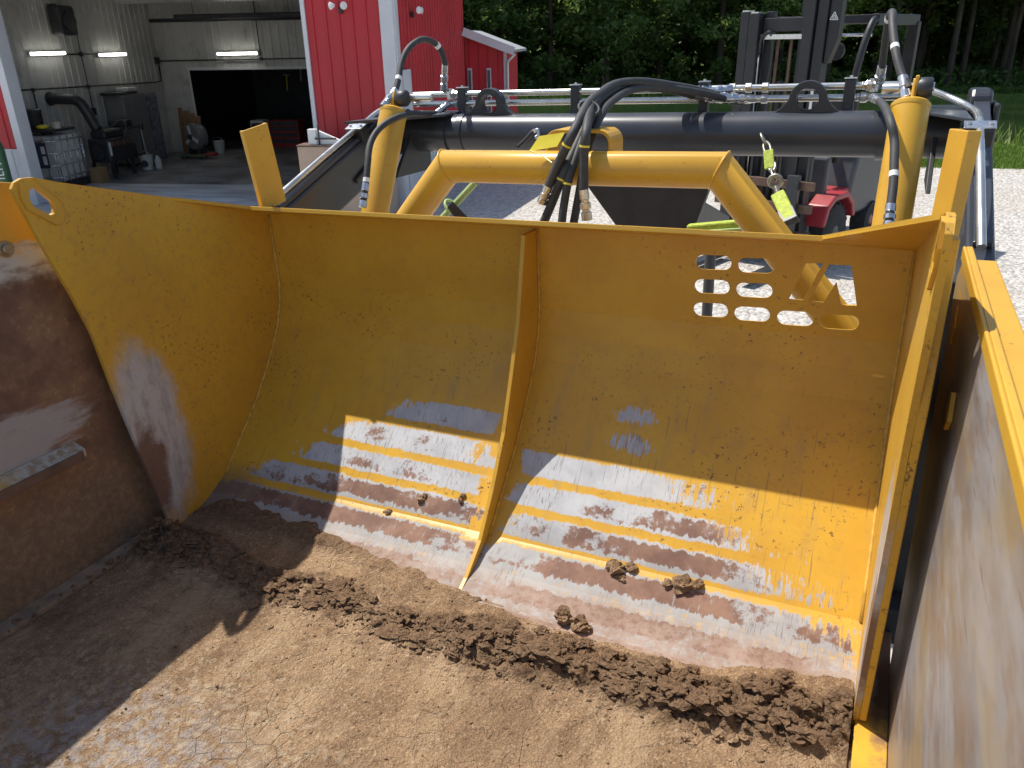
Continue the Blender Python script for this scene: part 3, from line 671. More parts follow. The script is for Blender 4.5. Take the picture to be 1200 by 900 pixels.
# junction fittings where hoses meet the pipes
for x in (-2.41, -.135):
    s = 1 if x < -1 else -1
    j = B().lathe([(.022, -.03), (.022, .03)], (x, 4.27, 1.572), (0, 0, 1), 6).lathe([(.02, 0), (.026, .004), (.026, .03), (.019, .034), (.019, .05)], (x, 4.27, 1.572), (s, 0, 0), 6).lathe([(.02, 0), (.026, .004), (.026, .03), (.019, .034), (.019, .05)], (x + s * .02, 4.27, 1.52), (s, 0, 0), 6).obj('pipe_junction', mZinc, scr, bevel=.002)
for x in (-.80, -.72, -.64):
    for z in (1.572, 1.52): B().lathe([(.024, 0), (.024, .03)], (x, 4.27, z), (1, 0, 0), 6).obj('pipe_junction', mZinc, scr, bevel=.002)
B().add([(-1.360, 3.03, 1.398), (-1.235, 3.03, 1.418), (-1.209, 3.05, 1.471), (-1.321, 3.05, 1.456), (-1.360, 3.033, 1.397), (-1.235, 3.033, 1.417), (-1.209, 3.053, 1.470), (-1.321, 3.053, 1.455)],
        [(0, 1, 2, 3), (7, 6, 5, 4), (0, 4, 5, 1), (1, 5, 6, 2), (2, 6, 7, 3), (3, 7, 4, 0)]).obj('yellow_tag', mTag, scr)
B().tube([(-1.24, 2.985, 1.36), (-1.30, 3.02, 1.385), (-1.355, 3.03, 1.40)], .003, 6).obj('tag_string', mTie, scr)
B().box((.44, 1.98, .93), (.62, 2.06, .99)).box((.44, 1.98, .991), (.50, 2.06, 1.04)).obj('outer_bracket', mYclean, scr, bevel=.008)
B().box((.346, 1.99, .90), (.439, 2.05, .96)).obj('outer_bracket', mYclean, scr, bevel=.006)
# --- running gear under the bowl
B().cyl((-2.45, -.9, -.35), (.05, -.9, -.35), .06, 20).obj('axle', mBlack, scr, True, angle=40)
B().box((-2.2, -1.1, -.36), (-2.0, -.7, -.036)).box((-.4, -1.1, -.36), (-.2, -.7, -.036)).obj('axle_mount', mBlack, scr, bevel=.01)
for x in (-1.85, -.95):
    wh = B().lathe([(.25, -.15), (.40, -.16), (.48, -.12), (.49, 0), (.48, .12), (.40, .16), (.25, .15)], (x, -.9, -.35), (1, 0, 0), 40).obj('wheel', mRubber, scr, True, angle=40)
    B().lathe([(.06, -.16), (.245, -.14), (.245, .14), (.06, .16)], (x, -.9, -.35), (1, 0, 0), 32).obj('rim', mYclean, wh, True, angle=40)

# ------------------------------------------------------------------ soil in the bowl
ridge = [Vector(p) for p in D['ridge']]
def ridge_d(x, y):
    best = (9, 0)
    for i in range(len(ridge) - 1):
        a, c = ridge[i], ridge[i + 1]; t = max(0, min(1, (Vector((x, y)) - a).dot(c - a) / (c - a).length_squared)); d = ((a + (c - a) * t) - Vector((x, y))).length
        if d < best[0]: best = (d, (i + t) / (len(ridge) - 1))
    return best
def edge_y(x): return float(np.interp(x, [-2.6, -2.4, -1.84, -1.48, -1.18, -.9, -.65, -.38, -.14, .1], [1.95, 2.10, 2.06, 2.0, 1.965, 1.925, 1.915, 1.93, 1.99, 2.01]))
def prof_z(y):
    if y < 1.945: return 0.0
    return float(np.interp(y, [1.945, 2.075, 2.192, 2.28], [.004, .043, .106, .19]))
def soil_h(x, y):
    e = edge_y(x) + .03 * mnoise.noise(Vector((x * 9, 0, 3))) + .012 * mnoise.noise(Vector((x * 31, 2, 3)))
    d, t = ridge_d(x, y)
    n1 = mnoise.fractal(Vector((x * 5, y * 5, 1)), .9, 2.1, 5); n2 = mnoise.fractal(Vector((x * 26, y * 26, 7)), .8, 2.2, 4)
    h = .006 + .004 * n1 + .0022 * n2
    wdt = .125 + .05 * mnoise.noise(Vector((t * 9, 5, 0))); amp = (.026 + .022 * mnoise.noise(Vector((t * 14, 1, 0)))) * (1.15 if t > .45 else .85)
    amp *= float(np.interp(t, [0, .1, .16, .2, .42, .5, .8, 1], [2.0, 1.8, .8, 1.0, .65, 1.2, 1.5, 1.5]))
    k = max(0., 1 - (d / wdt) ** 2)
    cell = mnoise.cell(Vector((x * 22 + n1, y * 26 + n2 * .5, 3)))
    n3 = mnoise.noise(Vector((x * 17, y * 21, 5)))
    n4 = mnoise.fractal(Vector((x * 13, y * 16, 4)), .7, 2.3, 5); cell2 = mnoise.cell(Vector((x * 38 + n4, y * 38 + n1, 8)))
    h += k * amp * 1.6 * (.45 + .9 * abs(n4) + .5 * max(0, n3) + .22 * (cell - .4) + .16 * (cell2 - .4)) + k * .006 * n2
    # behind the ridge the fill slopes against the sheet
    if y > 1.6: h += float(np.interp(y, [1.6, 1.85, 2.1], [0, .012, .004])) * (.8 + .4 * n1)
    # crust flakes
    c2 = mnoise.cell(Vector((x * 9 + n1 * 1.5, y * 11 + n1, 9)))
    if c2 > .72: h += .006 * (c2 - .72) / .28 * max(0, 1 + n1)
    f = max(-1., min(1., (e - y) / .05))
    return prof_z(y) + (h * max(0, f) if f > 0 else .02 * f - .002)
xs = np.arange(-2.505, .1001, .0085); ys = np.concatenate([np.arange(.35, 1.2, .0105), np.arange(1.2, 2.16, .0068)])
vv = [(float(x), float(y), soil_h(float(x), float(y))) for y in ys for x in xs]; nx = len(xs)
ff = [(i * nx + j, i * nx + j + 1, (i + 1) * nx + j + 1, (i + 1) * nx + j) for i in range(len(ys) - 1) for j in range(nx - 1)]
me = bpy.data.meshes.new('soil'); me.from_pydata(vv, [], ff); me.polygons.foreach_set('use_smooth', [True] * len(ff))
o = mk('soil', me, mSoil); o.matrix_world = MM; tag(o, 'dried brown soil crust and crumbled ridge covering the scraper floor', 'soil', kind='stuff')
B().box((-2.505, -1.2, -.003), (.1, .36, .005)).obj('soil_film', mSoil, floor)
# crumbs: far too many to count
cr = B()
for i in range(2600):
    t = random.random(); k = t * (len(ridge) - 1); a = ridge[int(k)].lerp(ridge[min(int(k) + 1, len(ridge) - 1)], k % 1)
    wide = random.gauss(0, .05) if random.random() < .85 else random.gauss(0, .2)
    x = a.x + random.gauss(0, .03); y = a.y + wide - .01
    if not -2.5 < x < .085 or y > edge_y(x) + .03: continue
    dense = float(np.interp(t, [0, .1, .15, .2, .42, .5, 1], [1, 1, .35, .9, .5, .9, 1]))
    if random.random() > dense: continue
    r = random.choice((.003, .004, .005, .006, .008, .010, .014)) * random.uniform(.7, 1.2) * (1 if abs(wide) < .1 else .6)
    cr.lump((x, y, soil_h(x, y) + r * .35), r, i, 1 if r < .009 else 2, .55, (random.uniform(.8, 1.4), random.uniform(.8, 1.2), random.uniform(.35, .65)))
for i in range(110):
    t = random.uniform(.16, 1); k = t * (len(ridge) - 1); a = ridge[int(k)].lerp(ridge[min(int(k) + 1, len(ridge) - 1)], k % 1)
    x, y = a.x + random.gauss(0, .04), a.y + random.gauss(.0, .04); r = random.uniform(.014, .034)
    if -2.47 < x < .06: cr.lump((x, y, soil_h(x, y) + r * .12), r, i + 5000, 3, .75, (random.uniform(.9, 1.7), random.uniform(.7, 1.1), random.uniform(.28, .5)))
for i in range(1500):
    x = random.uniform(-2.5, .08); y = random.uniform(.5, 2.0) if i % 3 else random.gauss(1.72, .14); r = random.choice((.0015, .002, .0025, .003, .005))
    if y > edge_y(x) + .04: continue
    cr.lump((x, y, soil_h(x, y) + r * .3), r, i + 9999, 1, .5)
for i in range(60):      # along the left floor strip
    y = random.uniform(1.0, 1.9); x = -2.50 + random.gauss(0, .025); r = random.uniform(.004, .011)
    cr.lump((x, y, .03), r, i + 777, 1, .5)
o = cr.obj('soil_crumbs', mClod); o.matrix_world = MM; tag(o, 'loose crumbs of brown soil scattered over the dirt ridge', 'soil', kind='stuff')
# clods stuck on the sheet
def clod(p, parts, label, grp=None, seed=0):
    b_ = B(); nrm = Vector((0, -.62, .78)); X_ = Vector((1, 0, 0)); U_ = X_.cross(nrm) * -1
    for q, (dx, du, r) in enumerate(parts):
        for e in range(5):
            a = random.random() * 6.28; rr = r * random.uniform(0, .55)
            b_.lump(X_ * (dx + rr * math.cos(a)) + U_ * (du + rr * math.sin(a)) + nrm * r * .25, r * random.uniform(.45, .75), seed + q * 9 + e, 2, .6, (1, 1, .8))
    o = b_.obj('dirt_clod', mClod); o.matrix_world = MM @ Matrix.Translation(p); return tag(o, label, 'dirt clod', grp)
clod((-.671, 2.182, .098), [(-.025, 0, .034), (.035, .01, .026), (.012, -.03, .02)], 'split clod of brown dirt stuck to the worn sheet right of the rib', seed=3)
clod((-.453, 2.175, .095), [(0, 0, .04), (.04, .008, .03), (-.045, -.005, .025)], 'large round clod of dirt resting on the worn sheet', seed=40)
clod((-.74, 1.95, .015), [(0, 0, .035), (-.06, .01, .03), (.03, -.01, .02)], 'flat clod of dirt lying at the foot of the sheet by the dirt edge', seed=80)
clod((-1.516, 2.242, .155), [(0, 0, .016), (.012, .018, .012)], 'small dirt clod stuck left of the rib above the rust stain', seed=120)
clod((-1.345, 2.262, .177), [(0, 0, .014), (0, .022, .013)], 'small dirt clod stuck to the sheet close beside the rib', seed=160)
clod((-1.636, 2.190, .104), [(0, 0, .015), (-.02, -.006, .008)], 'small dirt clod on the sheet near the shadow edge', seed=200)

# ------------------------------------------------------------------ tie-down gear
mLime = simple('lime_webbing', (.42, .50, .06), .7, 0, .2, 60, .4); mPaleG = simple('pale_green_tube', (.40, .52, .20), .45)
mChain = simple('chain_steel', (.36, .34, .28), .4, .7, .2, 50)
st = thing('ratchet_bar', 'pale green ratchet bar with black webbing behind the apron top edge', 'tie-down', MM)
B().cyl((-2.05, 3.44, 1.005), (-1.855, 3.48, 1.195), .017, 16).obj('bar', mPaleG, st, True, angle=40)
B().cyl((-1.855, 3.48, 1.195), (-1.84, 3.483, 1.21), .010, 12).obj('bar_tip', mBlack, st, True, angle=40)
B().tube([(-1.985 + .03 * math.cos(a), 3.45 + .03 * math.sin(a), 1.075 - .028 * math.cos(a) + .012 * math.sin(a)) for a in np.linspace(0, 6.283, 17)], .008, 6, False).obj('strap_loop', mPaleG, st, True)
B().beam((-1.975, 3.42, 1.09), (-1.87, 3.42, .99), .05, .006, (0, 1, 0)).obj('webbing', mBlack, st)
st = thing('tie_hook', 'small black hook hanging against the gloss black cross beam', 'hook', MM)
B().tube(cat_rom([(-1.84, 3.95, 1.31), (-1.80, 3.96, 1.345), (-1.76, 3.97, 1.385), (-1.745, 3.98, 1.395)], 4), .011, 8).obj('shank', mBlack, st, True)
B().tube(cat_rom([(-1.75, 3.97, 1.39), (-1.725, 3.965, 1.40), (-1.72, 3.96, 1.375), (-1.735, 3.95, 1.36)], 4), .009, 8).obj('hook_end', mZinc, st, True)
st = thing('lime_strap', 'lime green strap and chain hooked under the black cross beam', 'strap', MM)
CH = [(-.59, 4.03, 1.37), (-.565, 4.0, 1.335), (-.535, 3.93, 1.30), (-.515, 3.88, 1.265), (-.50, 3.84, 1.235), (-.48, 3.78, 1.205)]
for i in range(len(CH) - 1):
    a, c = Vector(CH[i]), Vector(CH[i + 1]); d = (c - a).normalized(); s = d.cross(Vector((0, 1, 0)) if i % 2 else Vector((.7, .2, .7))).normalized(); m = (a + c) / 2; L = (c - a).length * .62
    B().tube([m + d * L * math.cos(t) + s * .016 * math.sin(t) for t in np.linspace(0, 6.283, 15)], .0065, 6, False).obj('chain_link', mChain, st, True)
B().beam((-.535, 3.90, 1.315), (-.515, 3.85, 1.24), .045, .012, (0, 1, 0)).obj('webbing', mLime, st, bevel=.003)
rg = Vector((-.475, 3.77, 1.195)); B().tube([rg + Vector((.028 * math.cos(t), 0, .026 * math.sin(t))) for t in np.linspace(0, 6.283, 19)], .009, 8, False).obj('ring', mChain, st, True)
B().beam((-.47, 3.76, 1.172), (-.45, 3.73, 1.14), .02, .02).obj('ring_shank', mChain, st, bevel=.004)
B().beam((-.455, 3.73, 1.145), (-.375, 3.58, 1.06), .062, .03, (0, -1, .4)).obj('webbing', mLime, st, bevel=.008)
B().beam((-.405, 3.64, 1.09), (-.37, 3.57, 1.05), .075, .036, (0, -1, .4)).obj('buckle', mBlack, st, bevel=.006)
st = thing('strap_roll', 'flat lime strap lying across behind the apron below the bent tube', 'strap', MM)
B().beam((-.80, 3.5, 1.02), (-.50, 3.5, 1.062), .05, .03, (0, 0, 1)).obj('webbing', mLime, st, bevel=.008)
B().beam((-.795, 3.49, 1.005), (-.50, 3.49, 1.040), .05, .012, (0, 0, 1)).obj('webbing', mPaleG, st, bevel=.004)

# ------------------------------------------------------------------ ground, pond
mGrav = gravel_mat()
def grass_ground():
    b = MatB('lawn_soil', .95, 0, .1); o = b.obj(); n = b.noise(o, .6, 6, .6); f = b.noise(o, 30, 5, .7)
    b.set('Base Color', b.mix(f.st(.35, .65), b.mix(n.st(.35, .65), (.06, .12, .018), (.10, .17, .03)), (.15, .21, .05))); b.bump(f, .8, .05); return b.m
def water():
    b = MatB('pond_water', .06, 0, .6); o = b.obj(); b.set('Base Color', b.mix(b.noise(o, .2, 4).st(.35, .65), (.018, .040, .014), (.035, .062, .022)))
    b.bump(b.noise(b.map(o, (1, 3, 1)), 1.6, 4, .6), .12, .05); return b.m
mLawn, mWater = grass_ground(), water()
def sheet_poly(name, pts, z, mat, kind='structure'):
    me = bpy.data.meshes.new(name); me.from_pydata([(x, y, z) for x, y in pts], [], [tuple(range(len(pts)))]); o = mk(name, me, mat); return tag(o, None, None, None, kind)
sheet_poly('ground', [(-260, -120), (260, -120), (260, 320), (-260, 320)], 0, mGrav)
gx = [(-260, 26.0), (-30, 24.5), (-5, 22.5), (5, 19.5), (8.5, 16.8), (12, 16.0), (40, 15.6), (260, 14)]
sheet_poly('lawn', gx + [(260, 320), (-260, 320)], .006, mLawn)
px_ = [(-12, 29.0), (0, 25.0), (8, 22.0), (14, 20.0), (30, 19.3), (70, 20), (90, 30), (70, 38.0), (30, 37.8), (10, 37.6), (-12, 37.0)]
sheet_poly('pond', px_, .014, mWater)
b_ = MatB('shaded_bank_turf', .95, 0, .1); b_.set('Base Color', b_.mix(b_.noise(b_.obj(), 9, 6, .7).st(.35, .65), (.028, .055, .012), (.055, .095, .022))); b_.bump(b_.noise(b_.obj(), 20, 5), .8, .06)  # turf colour darkened to hold the tree shade on the bank
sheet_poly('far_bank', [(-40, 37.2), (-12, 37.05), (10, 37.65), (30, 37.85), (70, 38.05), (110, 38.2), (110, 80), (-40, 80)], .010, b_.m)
# concrete apron before the barn door is laid with the barn below
def blades(name, regions, n, hmin, hmax, mat, label):
    v, f = [], []
    for i in range(n):
        x, y = regions()
        h = random.uniform(hmin, hmax); a = random.random() * 6.28; wd = .012 + h * .05; dx, dy = math.cos(a) * wd, math.sin(a) * wd; lx, ly = random.gauss(0, h * .3), random.gauss(0, h * .3); k = len(v)
        v += [(x - dx, y - dy, 0), (x + dx, y + dy, 0), (x + lx, y + ly, h)]; f.append((k, k + 1, k + 2))
    me = bpy.data.meshes.new(name); me.from_pydata(v, [], f); return tag(mk(name, me, mat), label, 'grass', None, 'stuff')
def leafmat(name, c1, c2, tr=.5):
    b = MatB(name, .55, 0, .35); o = b.obj(); geo = b.t.nodes.new('ShaderNodeNewGeometry')
    n = b.noise(o, .8, 3); r = X(b.t, geo.outputs['Random Per Island'])
    c = b.mix((r * .7 + n * .3).st(.15, .85), c1, c2); b.set('Base Color', c)
    tl = b.t.nodes.new('ShaderNodeBsdfTranslucent'); b.t.links.new(b.mix(.5, c, (.16, .24, .03)), tl.inputs[0])
    ms = b.t.nodes.new('ShaderNodeMixShader'); ms.inputs[0].default_value = tr
    b.t.links.new(b.b.outputs[0], ms.inputs[1]); b.t.links.new(tl.outputs[0], ms.inputs[2])
    b.t.links.new(ms.outputs[0], b.t.nodes['Material Output'].inputs[0]); return b.m
mGrass = leafmat('grass_blade', (.10, .19, .025), (.22, .32, .06), .45)
mReed = leafmat('reed', (.16, .22, .05), (.33, .38, .12), .45)
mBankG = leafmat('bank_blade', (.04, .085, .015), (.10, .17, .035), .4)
def lawn_edge(x): return float(np.interp(x, [p[0] for p in gx], [p[1] for p in gx]))
def r1():
    while True:
        x = random.uniform(6.5, 17); y = lawn_edge(x) + abs(random.gauss(0, 2.2)) + random.gauss(0, .08)
        if y < 20.2: return x, y
blades('lawn_grass', r1, 26000, .05, .13, mGrass, 'short green lawn between the gravel yard and the pond')
def r2():
    x = random.uniform(9.5, 20); return x, float(np.interp(x, [p[0] for p in px_[:6]], [p[1] for p in px_[:6]])) + random.gauss(-.25, .18)
blades('pond_reeds', r2, 420, .2, .6, mReed, 'tall pale reeds along the near edge of the pond')
def r3():
    x = random.uniform(-12, 40); return x, float(np.interp(x, [-12, 10, 30, 70], [37.0, 37.6, 37.8, 38.0])) + abs(random.gauss(0, .5)) * 1.2
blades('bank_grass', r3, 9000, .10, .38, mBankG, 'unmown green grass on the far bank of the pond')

# ------------------------------------------------------------------ trees
mBark = simple('bark', (.085, .066, .048), .9, 0, .35, 3, .6, .2, None, (1, 1, .25))
mLeaf = [leafmat('leaf_a', (.05, .10, .02), (.17, .25, .07)), leafmat('leaf_b', (.06, .12, .025), (.21, .29, .08)), leafmat('leaf_c', (.035, .075, .018), (.13, .20, .055))]
def crown_mesh(name, zb, zt, rad, ncl, nl, size, droop=0., seed=1):
    r = np.random.default_rng(seed); V, F = [], []
    for i in range(ncl):
        t = r.random() ** .8; z = zb + (zt - zb) * t; rr = rad * (math.sin(math.pi * (.22 + .72 * t)) ** .7) * math.sqrt(r.random()) * 1.05
        a = r.random() * 6.28; cx, cy = rr * math.cos(a), rr * math.sin(a); cr_ = r.uniform(.35, .85) * rad * .32
        n = int(nl * r.uniform(.5, 1.5)); g = r.normal(size=(n, 3)); g /= np.linalg.norm(g, axis=1)[:, None] + 1e-6
        p = g * (r.random(n)[:, None] ** .45) * cr_ * np.array([1.15, 1.15, .7]) + np.array([cx, cy, z]); p[:, 2] -= droop * r.random(n)
        d = r.normal(size=(n, 3)); d[:, 2] *= .6; d /= np.linalg.norm(d, axis=1)[:, None]
        e = np.cross(d, r.normal(size=(n, 3))); e /= np.linalg.norm(e, axis=1)[:, None]; s = size * r.uniform(.6, 1.4, n)[:, None]
        q = np.stack([p - d * s, p + e * s * .45 , p + d * s, p - e * s * .45], 1).reshape(-1, 3); k = len(V)
        V += q.tolist(); F += [(k + 4 * j, k + 4 * j + 1, k + 4 * j + 2, k + 4 * j + 3) for j in range(n)]
    me = bpy.data.meshes.new(name); me.from_pydata(V, [], F); return me
def trunk_mesh(name, h, r0, seed):
    rr = random.Random(seed); b = B(); top = Vector((rr.uniform(-.4, .4), rr.uniform(-.4, .4), h))
    b.tube(cat_rom([(0, 0, -.2), (0, 0, .05), top * .3 + Vector((rr.uniform(-.12, .12), 0, 0)), top * .65, top], 4), [r0 * 1.5, r0 * 1.3, r0 * 1.15] + [r0 * (1 - .85 * i / 14) for i in range(14)], 10)
    for i in range(9):
        z = h * rr.uniform(.28, .9); a = rr.random() * 6.28; L = rr.uniform(1.2, 2.6); base = top * (z / h)
        b.tube([base, base + Vector((math.cos(a) * L * .5, math.sin(a) * L * .5, .35)), base + Vector((math.cos(a) * L, math.sin(a) * L, 1.0))], [r0 * .32, r0 * .2, r0 * .06], 6)
    return b.mesh(name, True)
CR = [(crown_mesh('crown', 1.0, 10.5, 3.4, 90, 130, .13, .2, 11), mLeaf[0]), (crown_mesh('crown', 1.6, 11.5, 3.2, 85, 130, .14, .2, 12), mLeaf[1]), (crown_mesh('crown', .5, 9.0, 3.2, 80, 140, .13, .3, 13), mLeaf[2]),
      (crown_mesh('crown', 4.3, 13.0, 3.8, 95, 130, .14, .3, 14), mLeaf[1])]
TRK = [trunk_mesh('trunk', 9.5, .20, 21), trunk_mesh('trunk', 10.5, .16, 22), trunk_mesh('trunk', 8.2, .17, 23), trunk_mesh('trunk', 12, .19, 24)]
for (me, m), tk in zip(CR, TRK): me.materials.append(m); tk.materials.append(mBark)
TL = ['dense broadleaf tree at the wood edge with leaves almost to the ground', 'bushy lighter green tree at the wood edge beyond the pond', 'low dark spreading tree in the shade at the wood edge', 'bare trunked tree with high crown standing beyond the pond bank']
def tree(k, x, y, s, rz, label=None):
    t = thing('broadleaf_tree', label or TL[k], 'tree', Matrix.Translation((x, y, 0)) @ Matrix.Rotation(rz, 4, 'Z') @ Matrix.Diagonal((s, s, s * random.uniform(.92, 1.08), 1)), 'trees of the wood beyond the pond')
    for nm, me in (('crown', CR[k][0]), ('trunk', TRK[k])):
        o = bpy.data.objects.new(nm, me); COL.objects.link(o); o.parent = t
rt = random.Random(5)
x = -9.
while x < 19: tree(rt.choice((0, 0, 1, 2, 2)), x, 43.5 + rt.uniform(-1.2, 1.2), rt.uniform(.8, 1.1), rt.random() * 6); x += rt.uniform(2.3, 3.2)
for x, y in ((19.6, 43.0), (21.2, 45.4), (22.6, 42.7), (24.4, 44.8), (26.0, 43.4), (27.2, 46), (28.9, 43.2), (30.5, 45), (32.5, 43.5), (23.3, 47.8), (25.6, 48.4), (29.5, 48), (35, 44), (37.5, 45)): tree(3, x, y, rt.uniform(.85, 1.1), rt.random() * 6)
x = -11.
while x < 40: tree(rt.choice((0, 1, 2)) if x < 18 else rt.choice((3, 3, 1)), x, 48.5 + rt.uniform(-1.2, 1.4), rt.uniform(.95, 1.3), rt.random() * 6); x += rt.uniform(3.0, 4.0)
x = -12.
while x < 44: tree(rt.choice((0, 1, 2)), x, 55 + rt.uniform(-1.5, 1.5), rt.uniform(1.1, 1.45), rt.random() * 6); x += rt.uniform(3.4, 4.4)
# the far wood reads as one mass
r = np.random.default_rng(3); n = 60000
p = np.stack([r.uniform(-30, 70, n), r.uniform(59, 66, n), 15 * r.random(n) ** 1.1], 1); d = r.normal(size=(n, 3)); d /= np.linalg.norm(d, axis=1)[:, None]; e = np.cross(d, r.normal(size=(n, 3))); e /= np.linalg.norm(e, axis=1)[:, None]
q = np.stack([p - d * .42, p + e * .24, p + d * .42, p - e * .24], 1).reshape(-1, 3)
me = bpy.data.meshes.new('far_wood'); me.from_pydata(q.tolist(), [], [(4 * i, 4 * i + 1, 4 * i + 2, 4 * i + 3) for i in range(n)])
tag(mk('far_wood', me, mLeaf[2]), 'dark far wood behind the row of trees', 'wood', None, 'stuff')
n = 16000; p = np.stack([r.uniform(-12, 40, n), r.uniform(41.5, 56, n), .75 * r.random(n) ** 1.3], 1); d = r.normal(size=(n, 3)); d /= np.linalg.norm(d, axis=1)[:, None]; e = np.cross(d, r.normal(size=(n, 3))); e /= np.linalg.norm(e, axis=1)[:, None]
q = np.stack([p - d * .16, p + e * .07, p + d * .16, p - e * .07], 1).reshape(-1, 3)
me = bpy.data.meshes.new('undergrowth'); me.from_pydata(q.tolist(), [], [(4 * i, 4 * i + 1, 4 * i + 2, 4 * i + 3) for i in range(n)])
tag(mk('undergrowth', me, mLeaf[0]), 'leafy undergrowth between the trunks of the wood', 'undergrowth', None, 'stuff')

# ------------------------------------------------------------------ red barn
K = 1.13
BM = Matrix.Translation((-7.464 * K, 12.575 * K, 0)) @ Matrix.Rotation(R(-8), 4, 'Z') @ Matrix.Diagonal((K, K, K, 1))
mRed = simple('red_steel_siding', (.47, .02, .03), .42, 0, .08, 1.2, 0, .5, ((.33, .022, .026), .3))
mGreyS = simple('pale_grey_trim', (.62, .63, .65), .45, 0, .06, 2)
mLiner = simple('white_liner_panel', (.50, .50, .475), .5, 0, .1, 1.5, 0, .5, ((.20, .19, .17), .4))
mConc = simple('concrete', (.44, .43, .41), .85, 0, .25, 1.4, .3, .2, ((.16, .155, .15), .7))
mFloorIn = simple('stained_shop_floor', (.24, .24, .245), .4, 0, .45, 1.2, .1, .5, ((.05, .05, .052), .8))
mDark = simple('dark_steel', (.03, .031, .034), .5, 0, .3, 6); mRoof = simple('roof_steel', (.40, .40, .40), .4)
barn = thing('red_barn', 'red steel shop building with pale grey trim and wide open doorway', 'building', BM)
_pc = {}
def panel_run(p0, p1, z0, z1, mat, name, pitch=.19, w=.76, hgt=.018, wide=.035, parent=barn, zr=None):
    """ribbed sheet panels from p0 to p1 (plan), ribs stand out to the right of the run direction"""
    p0, p1 = Vector(p0), Vector(p1); d = (p1 - p0); L = d.length; d.normalize(); nrm = Vector((d.y, -d.x)); s = 0; c = 0
    while s < L - 1e-3:
        e = min(s + w, L); pr = []; t = s
        while t < e - 1e-4:
            t2 = min(t + pitch, e)
            pr += [(t, 0)]
            if t2 - t > wide * 2: m_ = t + (t2 - t) * .5; pr += [(m_ - wide * .5, 0), (m_ - wide * .25, hgt), (m_ + wide * .25, hgt), (m_ + wide * .5, 0)]
            t = t2
        pr += [(e, 0)]; b = B(); n = len(pr); lift = .0015 * (c % 2)
        for zz in (0, 1):
            for t, h in pr:
                q = p0 + d * t + nrm * (h + lift); zt = z1 if zr is None else zr(q)
                b.v.append((q.x, q.y, z0 if zz == 0 else zt))
        b.f = [(i, i + 1, n + i + 1, n + i) for i in range(n - 1)]
        b.obj(name, mat, parent); s = e; c += 1
UC, UO, UL, VB, EZ = 5.972, 4.714, -1.2, 6.24, 3.12
# facade, wainscot
panel_run((UO + .04, 0), (UC, 0), .86, EZ, mRed, 'wall_panel'); panel_run((UO + .04, 0), (UC, 0), 0, .83, mGreyS, 'wainscot_panel')
panel_run((-3.2, 0), (-.10, 0), .86, EZ, mRed, 'wall_panel'); panel_run((-3.2, 0), (-.10, 0), 0, .83, mGreyS, 'wainscot_panel')
panel_run((-.10, 0), (UO + .04, 0), 3.08, EZ, mRed, 'wall_panel')
# side wall facing the pond, rear walls
panel_run((UC, 0), (UC, 5.1), .86, EZ, mRed, 'wall_panel'); panel_run((UC, 0), (UC, 5.1), 0, .83, mGreyS, 'wainscot_panel')
B().box((4.9, 5.1, 0), (UC, 5.16, EZ)).box((-3.2, 10.5, 0), (4.9, 10.56, 3.26)).obj('rear_wall', mRed, barn); B().box((4.85, 5.17, 0), (4.9, 10.49, 3.26)).obj('side_wall', mRed, barn); B().box((-3.26, .02, 0), (-3.2, 10.56, EZ - .15)).obj('side_wall', mRed, barn)
# trims
B().box((UC - .16, -.045, 0), (UC + .03, -.022, EZ)).obj('corner_trim', mGreyS, barn, bevel=.004); B().box((UC + .022, -.022, 0), (UC + .05, .15, EZ)).obj('corner_trim', mGreyS, barn, bevel=.004)
B().box((UO - .02, -.03, 0), (UO + .04, .22, 3.04)).obj('door_jamb', mGreyS, barn, bevel=.004)
B().box((-.12, -.035, 0), (.0, .22, 3.04)).obj('door_jamb', mGreyS, barn, bevel=.004); B().box((-.12, -.03, 3.041), (UO + .04, .22, 3.08)).obj('door_header', mGreyS, barn, bevel=.004)
for a, c in (((-3.2, -.03), (-.12, -.018)), ((UO + .04, -.03), (UC - .16, -.018))): B().box((a[0], a[1], .832), (c[0], c[1], .858)).obj('wainscot_trim', mGreyS, barn)
B().box((UC + .018, .15, .832), (UC + .032, 5.1, .858)).obj('wainscot_trim', mGreyS, barn)
# roof: two slopes, ridge along the depth
for y0, y1 in ((-.03, 2.6), (5.2, 2.6)):
    b = B(); zs = (EZ - .04, EZ + .88); v = [(-3.4, y0, zs[0]), (-3.4, y1, zs[1]), (UC + .03, y1, zs[1]), (UC + .03, y0, zs[0])]; b.add(v + [(p, c, z + .06) for p, c, z in v], [(3, 2, 1, 0), (4, 5, 6, 7), (0, 1, 5, 4), (1, 2, 6, 5), (2, 3, 7, 6), (3, 0, 4, 7)]); fix_normals(b.obj('roof', mRoof, barn))
B().prism([(0, EZ), (5.1, EZ), (2.6, EZ + .86)], UC - .03, UC, YZ).obj('gable', mRed, barn); B().box((-3.2, 5.2, 3.27), (4.9, 10.7, 3.33)).obj('roof', mRoof, barn)
